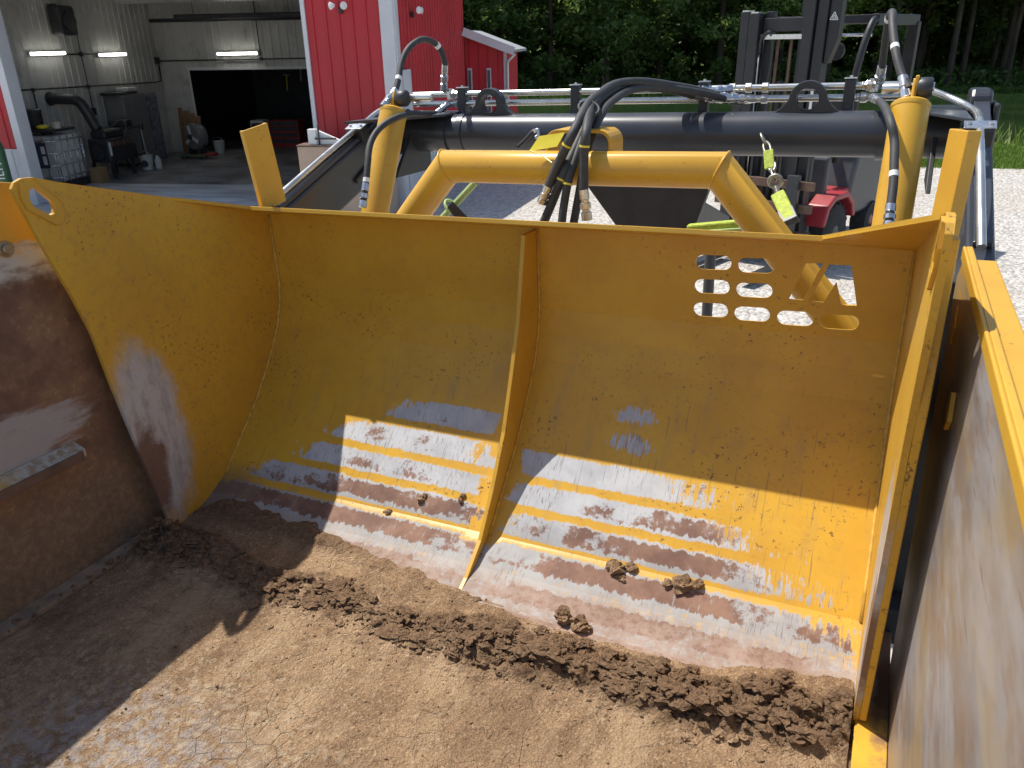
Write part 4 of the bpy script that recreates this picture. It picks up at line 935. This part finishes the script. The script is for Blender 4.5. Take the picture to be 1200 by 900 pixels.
# interior liner
panel_run((UL, .25), (UL, VB), 0, 3.22, mLiner, 'liner_panel', .19, .76, .012, .05, zr=lambda q: min(3.22, 3.02 + .34 * q.y))
panel_run((UL, VB), (-.49, VB), 0, 3.22, mLiner, 'liner_panel', .19, .76, .012, .05); panel_run((-.49, VB), (2.9, VB), 1.82, 3.22, mLiner, 'liner_panel', .19, .76, .012, .05); panel_run((2.9, VB), (4.8, VB), 0, 3.22, mLiner, 'liner_panel', .19, .76, .012, .05)
B().box((-.49, VB - .03, 1.77), (2.9, VB - .018, 1.83)).box((-.52, VB - .03, 0), (-.48, VB - .018, 1.83)).box((2.88, VB - .03, 0), (2.92, VB - .018, 1.83)).obj('doorway_trim', mGreyS, barn)
B().box((UL, 1.1, 3.225), (4.85, 10.4, 3.26)).obj('ceiling', mLiner, barn); B().box((UC - .12, .05, 0), (UC - .08, 5.05, 2.86)).obj('inner_wall', mLiner, barn)
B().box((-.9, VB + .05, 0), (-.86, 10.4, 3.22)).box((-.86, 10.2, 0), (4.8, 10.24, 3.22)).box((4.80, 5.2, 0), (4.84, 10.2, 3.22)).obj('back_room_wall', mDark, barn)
tag(B().box((UL, .06, .002), (4.8, 10.2, .012)).obj('shop_floor', mFloorIn, barn), 'stained grey concrete floor')
B().box((-3.4, -1.9, .001), (UO + 1.6, .055, .009)).obj('door_apron', mConc, barn)
mPale = simple('daylit_concrete', (.60, .60, .59), .6, 0, .3, 1.6, .2, .4, ((.30, .30, .30), .6), (.5, 2, 1)); B().box((UL + .05, .06, .0125), (4.6, 1.9, .016)).obj('daylit_floor_strip', mPale, barn)  # paler floor strip carries the daylight at the doorway in its colour
# conduits and boxes
def rod(p, r=.014, mat=mDark, name='conduit'): return B().tube(p, r, 8).obj(name, mat, barn, True)
xw = UL + .03
rod([(xw, .6, 1.64), (xw, VB - .25, 1.54), (xw, VB - .06, 1.56), (xw, VB - .04, 1.90)]); rod([(xw, VB - .04, 1.97), (3.2, VB - .04, 1.99)])
rod([(xw, 3.55, 2.62), (xw, 3.55, 1.58)], .01); rod([(xw, 2.9, 2.17), (xw, 4.1, 2.15)], .012); rod([(xw, 3.55, 1.58), (xw, 3.55, 1.0)], .012); rod([(xw, 2.0, 1.62), (xw, 2.0, 1.15)], .012)
rod([(1.24, VB - .04, 3.22), (1.24, VB - .04, 1.98)], .012)
for q in ((xw, VB - .08, 1.98, .07), (xw, 3.55, 2.16, .04), (xw, 3.55, 1.58, .035), (xw, 3.55, 1.12, .07), (1.24, VB - .05, 1.99, .035), (xw, 2.0, 1.61, .03)): B().box((q[0] - .02, q[1] - q[3], q[2] - q[3]), (q[0] + .035, q[1] + q[3] * .6, q[2] + q[3])).obj('junction_box', mDark, barn, bevel=.006)
# wall lamps outside
def wall_lamp(p, nrm):
    p, nrm = Vector(p), Vector(nrm); sx = nrm.cross(Vector((0, 0, 1)))
    l = B().beam(p + Vector((0, 0, -.05)), p + Vector((0, 0, .03)), .05, .05, tuple(nrm)).obj('wall_lamp', mDark, barn, bevel=.008)
    for s in (-1, 1):
        c = p + nrm * .08 + sx * s * .055 + Vector((0, 0, .05)); B().lathe([(.02, 0), (.045, .05), (.05, .06), (.03, .065)], c, (nrm + sx * s * .8 + Vector((0, 0, -.1))), 16).obj('lamp_head', mWhite, l, True, angle=40)
wall_lamp((5.27, -.04, 2.70), (0, -1, 0)); wall_lamp((UC + .04, .98, 2.66), (1, 0, 0))
# lean-to on the pond side
panel_run((UC + .02, 5.1), (6.79, 5.1), 0, 2.1, mRed, 'lean_to_panel', zr=lambda q: 2.42 - (q.x - UC) * .36)
panel_run((6.79, 5.1), (6.79, 6.95), 0, 2.09, mRed, 'lean_to_panel')
b = B(); v = [(UC + .03, 4.9, 2.42), (7.0, 4.9, 2.06), (7.0, 7.0, 2.06), (UC + .03, 7.0, 2.42)]; b.add(v + [(a, c, z + .05) for a, c, z in v], [(3, 2, 1, 0), (4, 5, 6, 7), (0, 1, 5, 4), (1, 2, 6, 5), (2, 3, 7, 6), (3, 0, 4, 7)]); fix_normals(b.obj('lean_to_roof', mRoof, barn))
B().beam((UC + .03, 4.885, 2.445), (7.0, 4.885, 2.085), .03, .15).obj('rake_trim', mGreyS, barn); B().box((6.77, 5.05, 0), (6.825, 5.085, 2.06)).obj('corner_trim', mGreyS, barn)
B().tube([(7.01, 4.9, 2.03), (6.86, 4.98, 1.9), (6.85, 5.02, 1.85), (6.85, 5.03, .1)], .025, 8).obj('downpipe', mGreyS, barn, True)
mGlass = simple('window_glass', (.10, .12, .13), .08, 0, .1)
for x in (6.08, 6.465):
    wn = B().box((x - .045, 5.06, .9), (x + .045, 5.085, 1.78)).obj('window', mGreyS, barn, bevel=.006); B().box((x - .028, 5.052, .93), (x + .028, 5.059, 1.74)).obj('pane', mGlass, wn)
wn = B().box((UC + .024, .18, 0), (UC + .06, .62, 1.92)).obj('entry_door', mGreyS, barn, bevel=.005); B().box((UC + .061, .5, .95), (UC + .10, .56, .99)).obj('door_handle', mDark, wn)

# ------------------------------------------------------------------ things in the shop
def inbarn(name, label, cat, p, group=None, rz=0): return thing(name, label, cat, BM @ Matrix.Translation(p) @ Matrix.Rotation(rz, 4, 'Z'), group)
mLampE = bpy.data.materials.new('lamp_diffuser'); mLampE.use_nodes = True; q = mLampE.node_tree.nodes['Principled BSDF']; q.inputs['Emission Color'].default_value = (1, .97, .88, 1); q.inputs['Emission Strength'].default_value = 8.0; q.inputs['Base Color'].default_value = (.8, .8, .78, 1)
def strip_light(p, ax, L, label):
    t = inbarn('strip_light', label, 'light', p, 'lit strip lights on the shop walls'); a = Vector(ax) * L / 2; nrm = Vector((1, 0, 0)) if ax[1] else Vector((0, -1, 0))
    B().beam(-a, a, .05, .06).obj('housing', mGreyS, t, bevel=.006); B().tube([-a * .97 + nrm * .035, a * .97 + nrm * .035], .026, 12).obj('diffuser', mLampE, t, True, angle=50)
strip_light((UL + .05, 2.55, 2.19), (0, 1, 0), .92, 'lit strip light on the ribbed wall above the white caged tank')
strip_light((UL + .05, 4.48, 2.135), (0, 1, 0), .90, 'lit strip light on the ribbed wall above the grey cabinet')
strip_light((.74, VB - .07, 2.10), (1, 0, 0), .94, 'lit strip light above the dark inner doorway')
t = inbarn('wall_heater', 'black box heater hung high on the ribbed shop wall', 'heater', (UL + .2, 3.0, 2.72))
B().box((-.14, -.22, -.24), (.12, .22, .26)).obj('casing', mDark, t, bevel=.05); B().lathe([(.17, 0), (.17, .02), (.05, .03)], (.125, 0, 0), (1, 0, 0), 24).obj('fan_grille', mBlack, t, True, angle=40); B().beam((-.17, -.1, .27), (.0, -.1, .27), .03, .03).obj('bracket', mDark, t)
t = inbarn('tube_heater', 'long dark tube heater hung below the shop ceiling', 'heater', (1.0, 5.7, 2.80)); B().beam((-1.3, 0, .03), (1.6, 0, .03), .22, .10).obj('reflector', mDark, t, bevel=.02); B().cyl((-1.9, 0, -.03), (1.6, 0, -.03), .04, 12).obj('burner_tube', mBlack, t, True)
for x in (-.9, 1.2): B().cyl((x, 0, .08), (x, 0, .42), .006, 6).obj('hanger', mDark, t)
# caged tank
mTank = simple('tank_plastic', (.58, .58, .54), .4, 0, .1, 3)
t = inbarn('caged_tank', 'white plastic liquid tank in a steel cage on a pallet', 'tank', (-.98 - .36, 1.98, .012), rz=R(0)); t.matrix_world = BM @ Matrix.Translation((-.76, 1.55, .012))
tk = B().box((-.33, -.36, .13), (.33, .36, .90)).obj('tank', mTank, t, bevel=.05); B().lathe([(.09, 0), (.09, .04)], (0, 0, .9), (0, 0, 1), 20).obj('cap', mDark, tk, True, angle=40)
pl = B().box((-.36, -.39, .10), (.36, .39, .125)); [pl.box((x - .04, -.39, 0), (x + .04, .39, .0995)) for x in (-.3, 0, .3)]; pl.obj('pallet', mDark, t)
for z in (.22, .42, .62, .82): B().tube([(-.355, -.385, z), (.355, -.385, z), (.355, .385, z), (-.355, .385, z), (-.355, -.385, z)], .011, 8).obj('cage_bar', mZinc, t, True)
for i in range(5):
    for s in (-1, 1):
        u = -.34 + .17 * i; B().tube([(u, s * .388, .13), (u, s * .388, .90)], .010, 8).obj('cage_bar', mZinc, t, True); B().tube([(s * .358, u, .13), (s * .358, u, .90)], .010, 8).obj('cage_bar', mZinc, t, True)
mNavy = simple('navy_label', (.05, .06, .09), .5)
lp = B().box((-.12, -.404, .38), (.22, -.398, .80)).obj('label_plate', mNavy, t); B().box((.12, -.409, .62), (.19, -.4045, .74)).box((.12, -.409, .44), (.19, -.4045, .58)).obj('paper_label', mWhite, lp)
t = inbarn('tray', 'black tray lying on top of the white caged tank', 'tray', (-.76, 1.55, .965)); B().box((-.30, -.30, 0), (.34, .30, .05)).obj('tray_body', mDark, t, bevel=.015)
t = inbarn('black_drum', 'black plastic drum standing on the tray over the caged tank', 'drum', (-.90, 1.50, 1.017)); B().lathe([(.12, 0), (.13, .02), (.135, .26), (.15, .28), (.15, .30), (.13, .31)], (0, 0, 0), (0, 0, 1), 28).obj('drum', mBlack, t, True, angle=40)
t = inbarn('tape_roll', 'yellow and black coil lying beside the black drum', 'coil', (-.70, 1.40, 1.017)); B().tube([(.07 * math.cos(a), .07 * math.sin(a), .03) for a in np.linspace(0, 6.283, 21)], .03, 8, False).obj('coil', mTag, t, True); B().cyl((.0, .0, 0), (.0, .0, .05), .04, 12).obj('core', mBlack, t, True)
t = inbarn('cream_tub', 'cream tub standing on the tray by the yellow coil', 'tub', (-.50, 1.48, 1.017)); B().lathe([(.07, 0), (.085, .09), (.09, .095), (.07, .10)], (0, 0, 0), (0, 0, 1), 20).obj('tub', simple('cream_plastic', (.55, .52, .42), .5), t, True, angle=40)
# exhaust duct and engine
t = inbarn('engine_stand', 'black engine on a stand with a thick bent exhaust duct', 'engine', (-.45, 2.75, .012))
B().tube(cat_rom([(-.72, -.35, 1.42), (-.45, -.35, 1.42), (-.22, -.32, 1.38), (-.12, -.28, 1.2), (-.02, -.22, .86)], 6), .095, 16).obj('exhaust_duct', mBlack, t, True); B().lathe([(.12, 0), (.12, .03)], (-.74, -.35, 1.42), (1, 0, 0), 20).obj('duct_flange', mBlack, t, True, angle=40)
B().box((-.20, -.35, .30), (.22, .35, .72)).box((-.14, -.30, .72), (.16, .30, .86)).obj('engine_block', mDark, t, bevel=.03)
for i in range(4): B().cyl((.225, -.24 + .16 * i, .62), (.27, -.24 + .16 * i, .62), .05, 14).obj('exhaust_port', mRust, t, True, angle=40)
B().lathe([(.14, 0), (.14, .05), (.05, .06)], (.0, -.36, .48), (0, -1, 0), 24).obj('pulley', mBlack, t, True, angle=40); B().cyl((.18, -.3, .42), (.18, -.3, .66), .05, 14).obj('oil_filter', mGreyS, t, True, angle=40)
for sx in (-.18, .2):
    for sy in (-.32, .32): B().beam((sx, sy, 0), (sx, sy, .30), .05, .05).obj('stand_leg', mDark, t)
B().tube(cat_rom([(-.1, .3, .86), (.1, .38, .98), (.22, .3, .86), (.24, .1, .6)], 5), .02, 8).obj('coolant_hose', mBlack, t, True)
t = inbarn('cardboard_box', 'brown carton on the floor between caged tank and engine', 'carton', (-.30, 2.05, .012)); B().box((-.10, -.12, 0), (.10, .12, .26)).obj('carton', simple('cardboard', (.30, .19, .09), .8), t, bevel=.006); B().box((-.10, -.01, .261), (.10, .01, .264)).obj('tape', mTie, t)
t = inbarn('parts_cart', 'dark cluttered parts cart standing between engine and cabinet', 'cart', (-.62, 3.55, .012))
for z in (.25, .80): B().box((-.22, -.25, z), (.22, .25, z + .03)).obj('shelf', mDark, t)
for sx in (-.2, .2):
    for sy in (-.23, .23): B().cyl((sx, sy, 0), (sx, sy, .83), .014, 8).obj('post', mDark, t, True)
B().box((-.18, -.2, .835), (.12, .15, .96)).obj('parts_box', mBlack, t, bevel=.02); B().box((-.15, -.2, .285), (.15, .1, .5)).obj('parts_box', mDark, t, bevel=.02)
# cabinets
mCab = simple('grey_cabinet_steel', (.17, .17, .17), .45, 0, .1, 2); mBlueP = simple('speckled_panel', (.16, .165, .20), .5, 0, .5, 14)
t = inbarn('steel_cabinet', 'tall grey two-door steel cabinet against the ribbed wall', 'cabinet', (-.96, 4.35, .012)); B().box((-.20, -.40, .05), (.19, .40, 1.38)).obj('carcass', mCab, t, bevel=.01)
for s in (-1, 1):
    dr = B().box((.192, min(0, s * .395) + .003, .09), (.21, max(0, s * .395) - .003, 1.35)).obj('door', mCab, t, bevel=.004); B().box((.2105, s * .05 - .012, .68), (.235, s * .05 + .012, .80)).obj('door_handle', mDark, dr)
B().box((-.2, -.4, 0), (.17, .4, .048)).obj('plinth', mDark, t)
t = inbarn('cabinet_clutter', 'flat boxes and a white case stacked on the grey cabinet', 'box', (-.96, 4.30, 1.397)); B().box((-.18, -.48, 0), (.2, .20, .05)).obj('flat_box', mDark, t, bevel=.005); B().box((-.1, -.05, .051), (.15, .28, .12)).obj('case', mGreyS, t, bevel=.01)
t = inbarn('speckled_cabinet', 'narrow blue grey speckled locker beside the grey cabinet', 'locker', (-.98, 5.02, .012)); B().box((-.17, -.20, 0), (.19, .20, 1.36)).obj('locker_body', mBlueP, t, bevel=.01); B().box((.192, -.18, .04), (.205, .18, 1.32)).obj('locker_door', mBlueP, t, bevel=.004)
t = inbarn('broom', 'push broom leaning beside the grey cabinet door', 'broom', (-.48, 4.05, .012)); B().beam((0, -.08, .06), (-.20, .18, .70), .016, .016).obj('handle', mTank, t); B().box((-.03, -.2, 0), (.03, .08, .06)).obj('brush_head', mBlack, t, bevel=.008)
for p, nm, lb in (((-.30, 3.62, .012), 'oil_pail', 'white round pail with dark emblem by the parts cart'), ((.05, 6.0, .012), 'white_bucket', 'plain white bucket beside the dark inner doorway')):
    t = inbarn(nm, lb, 'bucket', p); B().lathe([(.10, 0), (.125, .24), (.13, .25), (.13, .27), (.11, .27), (.10, .24)], (0, 0, 0), (0, 0, 1), 24).obj('pail', mTank, t, True, angle=40); B().tube([(.13 * math.cos(a), -.05, .26 + .10 * math.sin(a)) for a in np.linspace(0, math.pi, 12)], .005, 6).obj('bail_handle', mZinc, t, True)
    if nm == 'oil_pail': B().lathe([(.07, 0), (.07, .006)], (.02, -.114, .12), (.1, -1, -.05), 20).obj('emblem', mNavy, t, True, angle=40)
t = inbarn('white_jug', 'white plastic jug standing on the shop floor by the pail', 'jug', (-.12, 3.72, .012)); B().lathe([(.06, 0), (.065, .02), (.065, .18), (.03, .23), (.025, .26)], (0, 0, 0), (0, 0, 1), 16).obj('jug_body', mTank, t, True, angle=40); B().cyl((0, 0, .26), (0, 0, .285), .028, 12).obj('jug_cap', mNavy, t, True)
# chairs and hose reel in the corner
mWood = simple('brown_wood', (.26, .12, .05), .5, 0, .2, 3, 0, .5, None, (1, 1, 8))
t = inbarn('wooden_boards', 'brown wooden chair back leaning in the shop corner', 'chair', (-.80, 5.85, .012))
for i in range(4): B().beam((.04 + .14 * i, .10 - .03 * i, 0), (.0 + .14 * i, .24, .98 - .06 * i), .10, .02, (0, 1, .2)).obj('board', mWood, t, bevel=.004)
t = inbarn('hose_reel', 'round grey hose reel with white three-spoke hub by the corner', 'hose reel', (-.22, 5.55, .012), rz=R(-25))
B().lathe([(.10, -.13), (.26, -.12), (.29, -.06), (.29, .06), (.26, .12), (.10, .13)], (0, 0, .42), (0, 1, 0), 32).obj('drum', mCab, t, True, angle=40)
for k in range(3):
    a = R(90 + 120 * k + 8); B().beam((0, -.14, .42), (.24 * math.cos(a), -.14, .42 + .24 * math.sin(a)), .06, .02, (0, 1, 0), .085).obj('spoke', mGreyS, t, bevel=.006)
B().lathe([(.06, 0), (.06, .03), (.03, .04)], (0, -.15, .42), (0, -1, 0), 20).obj('hub', mBlack, t, True, angle=40)
for s in (-1, 1): B().beam((s * .22, 0, 0), (s * .1, 0, .3), .04, .22).obj('foot', mDark, t)
t = inbarn('creeper', 'low green and red mechanic creeper lying before the hose reel', 'creeper', (-.02, 5.15, .012)); B().box((-.40, -.12, .05), (.20, .12, .08)).obj('deck', simple('dull_green', (.06, .10, .05), .6), t, bevel=.01); B().box((.2, -.10, .06), (.42, .10, .12)).obj('headrest', simple('dull_red', (.30, .03, .03), .6), t, bevel=.02)
for sx in (-.33, .12): 
    for sy in (-.1, .1): B().cyl((sx, sy - .01, .025), (sx, sy + .01, .025), .025, 12).obj('caster', mBlack, t, True)
t = inbarn('wash_cabinet', 'pale appliance panel standing in the dark back room', 'appliance', (.55, 7.2, .012)); B().box((-.16, -.2, 0), (.16, .2, .62)).obj('cabinet_body', mTank, t, bevel=.02); B().box((-.12, -.207, .4), (.12, -.2005, .56)).obj('control_panel', mDark, t)
t = inbarn('red_toolbox', 'red tool chest standing in the dark back room', 'tool chest', (1.15, 7.4, .012)); B().box((-.35, -.2, 0), (.35, .2, .60)).obj('chest', simple('red_enamel', (.35, .02, .02), .35), t, bevel=.012)
for z in (.08, .22, .36, .48): B().box((-.32, -.212, z), (.32, -.2005, z + .10)).obj('drawer', mDark, t, bevel=.003)
for i in range(9):
    t = inbarn('hung_tool', 'hand tool hanging on the rear wall of the dark back room', 'tool', (.1 + .42 * i, 10.15, 1.1 + .25 * ((i * 7) % 3)), 'tools on the back room wall'); B().beam((0, 0, 0), (.03, 0, .4), .04, .03).obj('tool_handle', mGreyS if i % 3 else mTag, t); B().beam((-.05, 0, .42), (.1, 0, .40), .05, .03).obj('tool_head', mZinc, t)
# ------------------------------------------------------------------ yard things by the barn
t = inbarn('tan_crate', 'tan box with a white bracket standing before the red barn wall', 'crate', (5.35, -.55, 0)); mTan = simple('tan_plywood', (.46, .34, .25), .7, 0, .12, 3)
B().box((-.60, -.30, .04), (.60, .30, 1.0)).obj('crate_body', mTan, t, bevel=.008); B().box((-.61, -.31, 1.001), (.61, .31, 1.02)).obj('crate_lid', mRust, t, bevel=.004)
for x in (-.5, 0, .5): B().box((x - .05, -.28, 0), (x + .05, .28, .039)).obj('skid', mRust, t)
t = inbarn('white_bracket', 'white steel bracket with clamp screw lying on the tan crate', 'bracket', (5.0, -.75, 1.021)); B().box((-.10, -.05, 0), (.02, .05, .20)).obj('upright', mWhite, t, bevel=.006); B().prism([(.021, 0), (.40, 0), (.40, .03), (.021, .19)], -.03, .03, XZ).obj('gusset', mWhite, t, bevel=.004); B().cyl((.06, -.06, .0), (.06, -.06, .27), .012, 10).obj('clamp_screw', mDark, t, True); B().beam((.0, -.06, .08), (.3, -.06, .08), .02, .02).obj('clamp_bar', mDark, t)
mGreen = simple('green_gas_bottle', (.045, .12, .06), .4, 0, .12, 4)
t = inbarn('gas_cylinder', 'dark green steel gas cylinder with white lettering by the door jamb', 'gas cylinder', (-.16, -.42, .01)); gb = B().lathe([(.10, 0), (.115, .02), (.115, .86), (.10, .98), (.06, 1.06), (.035, 1.08), (.035, 1.16), (.05, 1.165), (.05, 1.22), (.02, 1.23)], (0, 0, 0), (0, 0, 1), 32).obj('bottle', mGreen, t, True, angle=40)
B().cyl((-.03, 0, 1.26), (.03, 0, 1.26), .03, 12).obj('valve_wheel', mZinc, t, True)
fc = bpy.data.curves.new('lettering', 'FONT'); fc.body = 'ILMO'; fc.size = .15; fc.extrude = .002; fc.align_x = 'CENTER'; fc.align_y = 'CENTER'; fc.space_character = 1.15
_f = bpy.data.objects.new('text', fc); COL.objects.link(_f); bpy.context.view_layer.update(); _me = bpy.data.meshes.new_from_object(_f.evaluated_get(bpy.context.evaluated_depsgraph_get())); bpy.data.objects.remove(_f); bpy.data.curves.remove(fc)
_me.materials.clear(); fo = mk('lettering', _me, mWhite, t)
fo.matrix_local = Matrix.Translation((.060, -.106, .66)) @ Matrix.Rotation(R(30), 4, 'Z') @ Matrix.Rotation(R(90), 4, 'X') @ Matrix.Rotation(R(90), 4, 'Z')

# ------------------------------------------------------------------ forklift
FM = Matrix.Translation((3.13, 9.55, 0)) @ Matrix.Rotation(R(-44), 4, 'Z')
mFR = simple('forklift_red', (.34, .03, .035), .4, 0, .15, 4); mMast = simple('mast_black', (.017, .017, .019), .5, 0, .25, 5, .1); mTyre = simple('tyre', (.03, .03, .03), .85, 0, .25, 20, .4); mCw = simple('counterweight_grey', (.07, .072, .078), .45, 0, .15, 5)
fk = thing('forklift', 'black and red forklift with tall mast parked behind the scraper', 'forklift', FM)
for x0, x1, y0, y1, zt in ((-.55, -.44, -.05, .10, 2.84), (-.425, -.30, -.08, .08, 2.82), (.22, .34, -.08, .08, 3.1), (.355, .47, -.05, .12, 3.1)):
    r_ = B().box((x0, y0, .12), (x1, y1, zt)).obj('mast_rail', mMast, fk, bevel=.008); B().box((x0 + .02, y0 - .0, zt + .001), (x1 - .02, y1, zt + .015)).obj('rail_cap', mZinc, r_)
for z in (2.70, 1.55, .35): B().box((-.295, .02, z - .07), (.215, .06, z + .07)).obj('mast_crossbar', mMast, fk, bevel=.006)
B().box((-.295, -.02, 2.55), (.215, .0, 2.60)).obj('mast_crossbar', mZinc, fk)
B().box((-.29, .07, .2), (-.20, .16, 2.84)).obj('mast_rail', mMast, fk, bevel=.006); B().box((.12, .07, .2), (.21, .16, 3.05)).obj('mast_rail', mMast, fk, bevel=.006); B().beam((-.12, .08, .3), (-.12, .08, 2.6), .03, .02, (0, 1, 0)).obj('lift_chain', mRust, fk); B().beam((.04, .08, .3), (.04, .08, 2.6), .03, .02, (0, 1, 0)).obj('lift_chain', mRust, fk)
B().cyl((-.05, .10, .2), (-.05, .10, 2.1), .05, 16).obj('lift_ram', mMast, fk, True, angle=40); B().cyl((-.30, .0, .3), (-.30, .0, 2.5), .012, 8).obj('hose_pipe', mPipe, fk, True)
B().tube(cat_rom([(-.30, 0, 2.4), (-.27, -.04, 2.56), (-.18, -.02, 2.62), (-.16, .04, 2.4), (-.2, .05, 1.9)], 5), .018, 8).obj('mast_hose', mRubber, fk, True)
pl = B().prism([(.475, 2.3), (.52, 2.3), (.60, 2.55), (.60, 3.05), (.475, 3.05)], -.02, .10, XZ).obj('side_plate', mMast, fk, bevel=.01)
e = B()
for a in range(3):
    p = Vector((.05 * math.cos(R(90 + 120 * a)), 0, .05 * math.sin(R(90 + 120 * a)))); q = Vector((.05 * math.cos(R(210 + 120 * a)), 0, .05 * math.sin(R(210 + 120 * a)))); e.beam(p + Vector((.535, -.024, 2.76)), q + Vector((.535, -.024, 2.76)), .006, .012, (0, 1, 0)); e.beam(p * .45 + Vector((.535, -.024, 2.76)), q * .45 + Vector((.535, -.024, 2.76)), .006, .010, (0, 1, 0))
e.obj('triangle_emblem', mWhite, pl)
B().box((.40, -.06, 1.75), (.43, -.052, 2.02)).obj('rating_plate', mWhite, fk)
# carriage, backrest, forks
for z in (.42, .74, 1.0): B().box((-.62, -.16, z - .05), (.62, -.10, z + .05)).obj('carriage_bar', mRust, fk, bevel=.006)
for i in range(7): B().box((-.55 + .18 * i, -.145, 1.052), (-.52 + .18 * i, -.115, 1.5)).obj('backrest_bar', mMast, fk)
B().box((-.58, -.15, 1.50), (.58, -.11, 1.55)).obj('backrest_bar', mMast, fk)
for x in (-.42, .40): B().box((x - .07, -.235, .06), (x + .07, -.165, 1.12)).box((x - .07, -1.15, .06), (x + .07, -.236, .11)).obj('fork', mBlack, fk, bevel=.006)
# body
B().prism([(.45, .42), (2.3, .42), (2.55, .55), (2.6, 1.25), (2.3, 1.32), (1.35, 1.25), (1.2, .75), (.45, .72)], -.52, .52, YZ).obj('body', mCw, fk, bevel=.05)
for s in (-1, 1):
    fd = [(.18, .48), (.26, .72), (.45, .82), (.85, .82), (1.05, .68), (1.15, .48), (1.06, .48), (.98, .64), (.82, .75), (.48, .75), (.33, .66), (.26, .48)]
    o = B().prism(fd, s * .40 if s > 0 else -.66, s * .66 if s > 0 else -.40, YZ).obj('fender', mFR, fk, bevel=.02); fix_normals(o)
B().box((-.5, .9, .66), (.5, 1.3, .80)).obj('step_plate', mFR, fk, bevel=.02); B().box((-.50, .45, .73), (.50, .55, 1.25)).obj('dash', mCw, fk, bevel=.03)
B().box((-.25, 1.35, 1.26), (.25, 1.75, 1.38)).box((-.25, 1.72, 1.385), (.25, 1.82, 1.85)).obj('seat', mBlack, fk, bevel=.04)
B().tube([(.0 + .17 * math.cos(a), .78 + .08 * math.sin(a), 1.45 + .15 * math.sin(a)) for a in np.linspace(0, 6.283, 25)], .014, 8, False).obj('steering_wheel', mBlack, fk, True); B().cyl((0, .55, 1.15), (0, .78, 1.45), .025, 10).obj('steering_column', mBlack, fk, True)
for s in (-1, 1):
    w_ = B().lathe([(.16, -.11), (.29, -.12), (.34, -.09), (.35, 0), (.34, .09), (.29, .12), (.16, .11)], (s * .53, .62, .35), (1, 0, 0), 36).obj('wheel', mTyre, fk, True, angle=40)
    B().lathe([(.05, -.115), (.155, -.10), (.155, .10), (.05, .115)], (s * .53, .62, .35), (1, 0, 0), 24).obj('rim', mCw, w_, True, angle=40)
    for a in range(18):
        t_ = 2 * math.pi * a / 18; c = Vector((s * .53, .62 + .35 * math.cos(t_), .35 + .35 * math.sin(t_))); B().beam(c - Vector((.10, 0, 0)), c + Vector((.10, 0, 0)), .045, .022, (0, math.cos(t_), math.sin(t_))).obj('tread_lug', mTyre, w_)
    w_ = B().lathe([(.12, -.09), (.24, -.10), (.27, 0), (.24, .10), (.12, .09)], (s * .45, 2.05, .27), (1, 0, 0), 32).obj('wheel', mTyre, fk, True, angle=40); B().lathe([(.04, -.095), (.115, -.08), (.115, .08), (.04, .095)], (s * .45, 2.05, .27), (1, 0, 0), 20).obj('rim', mFR, w_, True, angle=40)
# overhead guard
for s in (-1, 1):
    B().tube(cat_rom([(s * .58, .45, 1.2), (s * .60, .62, 2.2), (s * .62, .80, 2.68), (s * .62, 1.0, 2.75)], 4), .04, 10).obj('guard_post', mMast, fk, True); B().beam((s * .60, 2.30, 1.3), (s * .62, 2.20, 2.72), .10, .13, (1, 0, 0)).obj('guard_post', mMast, fk, bevel=.01)
    B().beam((s * .62, .9, 2.74), (s * .62, 2.24, 2.74), .09, .12).obj('guard_rail', mMast, fk, bevel=.01)
for y in (1.0, 1.22, 1.44, 1.66, 1.88, 2.08): B().beam((-.58, y, 2.75), (.58, y, 2.75), .05, .09).obj('guard_bar', mMast, fk, bevel=.006)
B().cyl((-.56, .92, 2.58), (.60, .92, 2.58), .018, 8).obj('guard_bar', mZinc, fk, True)
l_ = B().lathe([(.03, 0), (.09, .05), (.10, .10), (.095, .11)], (.30, .80, 2.42), (0, -1, -.1), 20).obj('work_lamp', mBlack, fk, True, angle=40)
B().box((.30, 2.2, 1.33), (.48, 2.5, 1.62)).obj('gas_bottle_mount', mWhite, fk, bevel=.05)
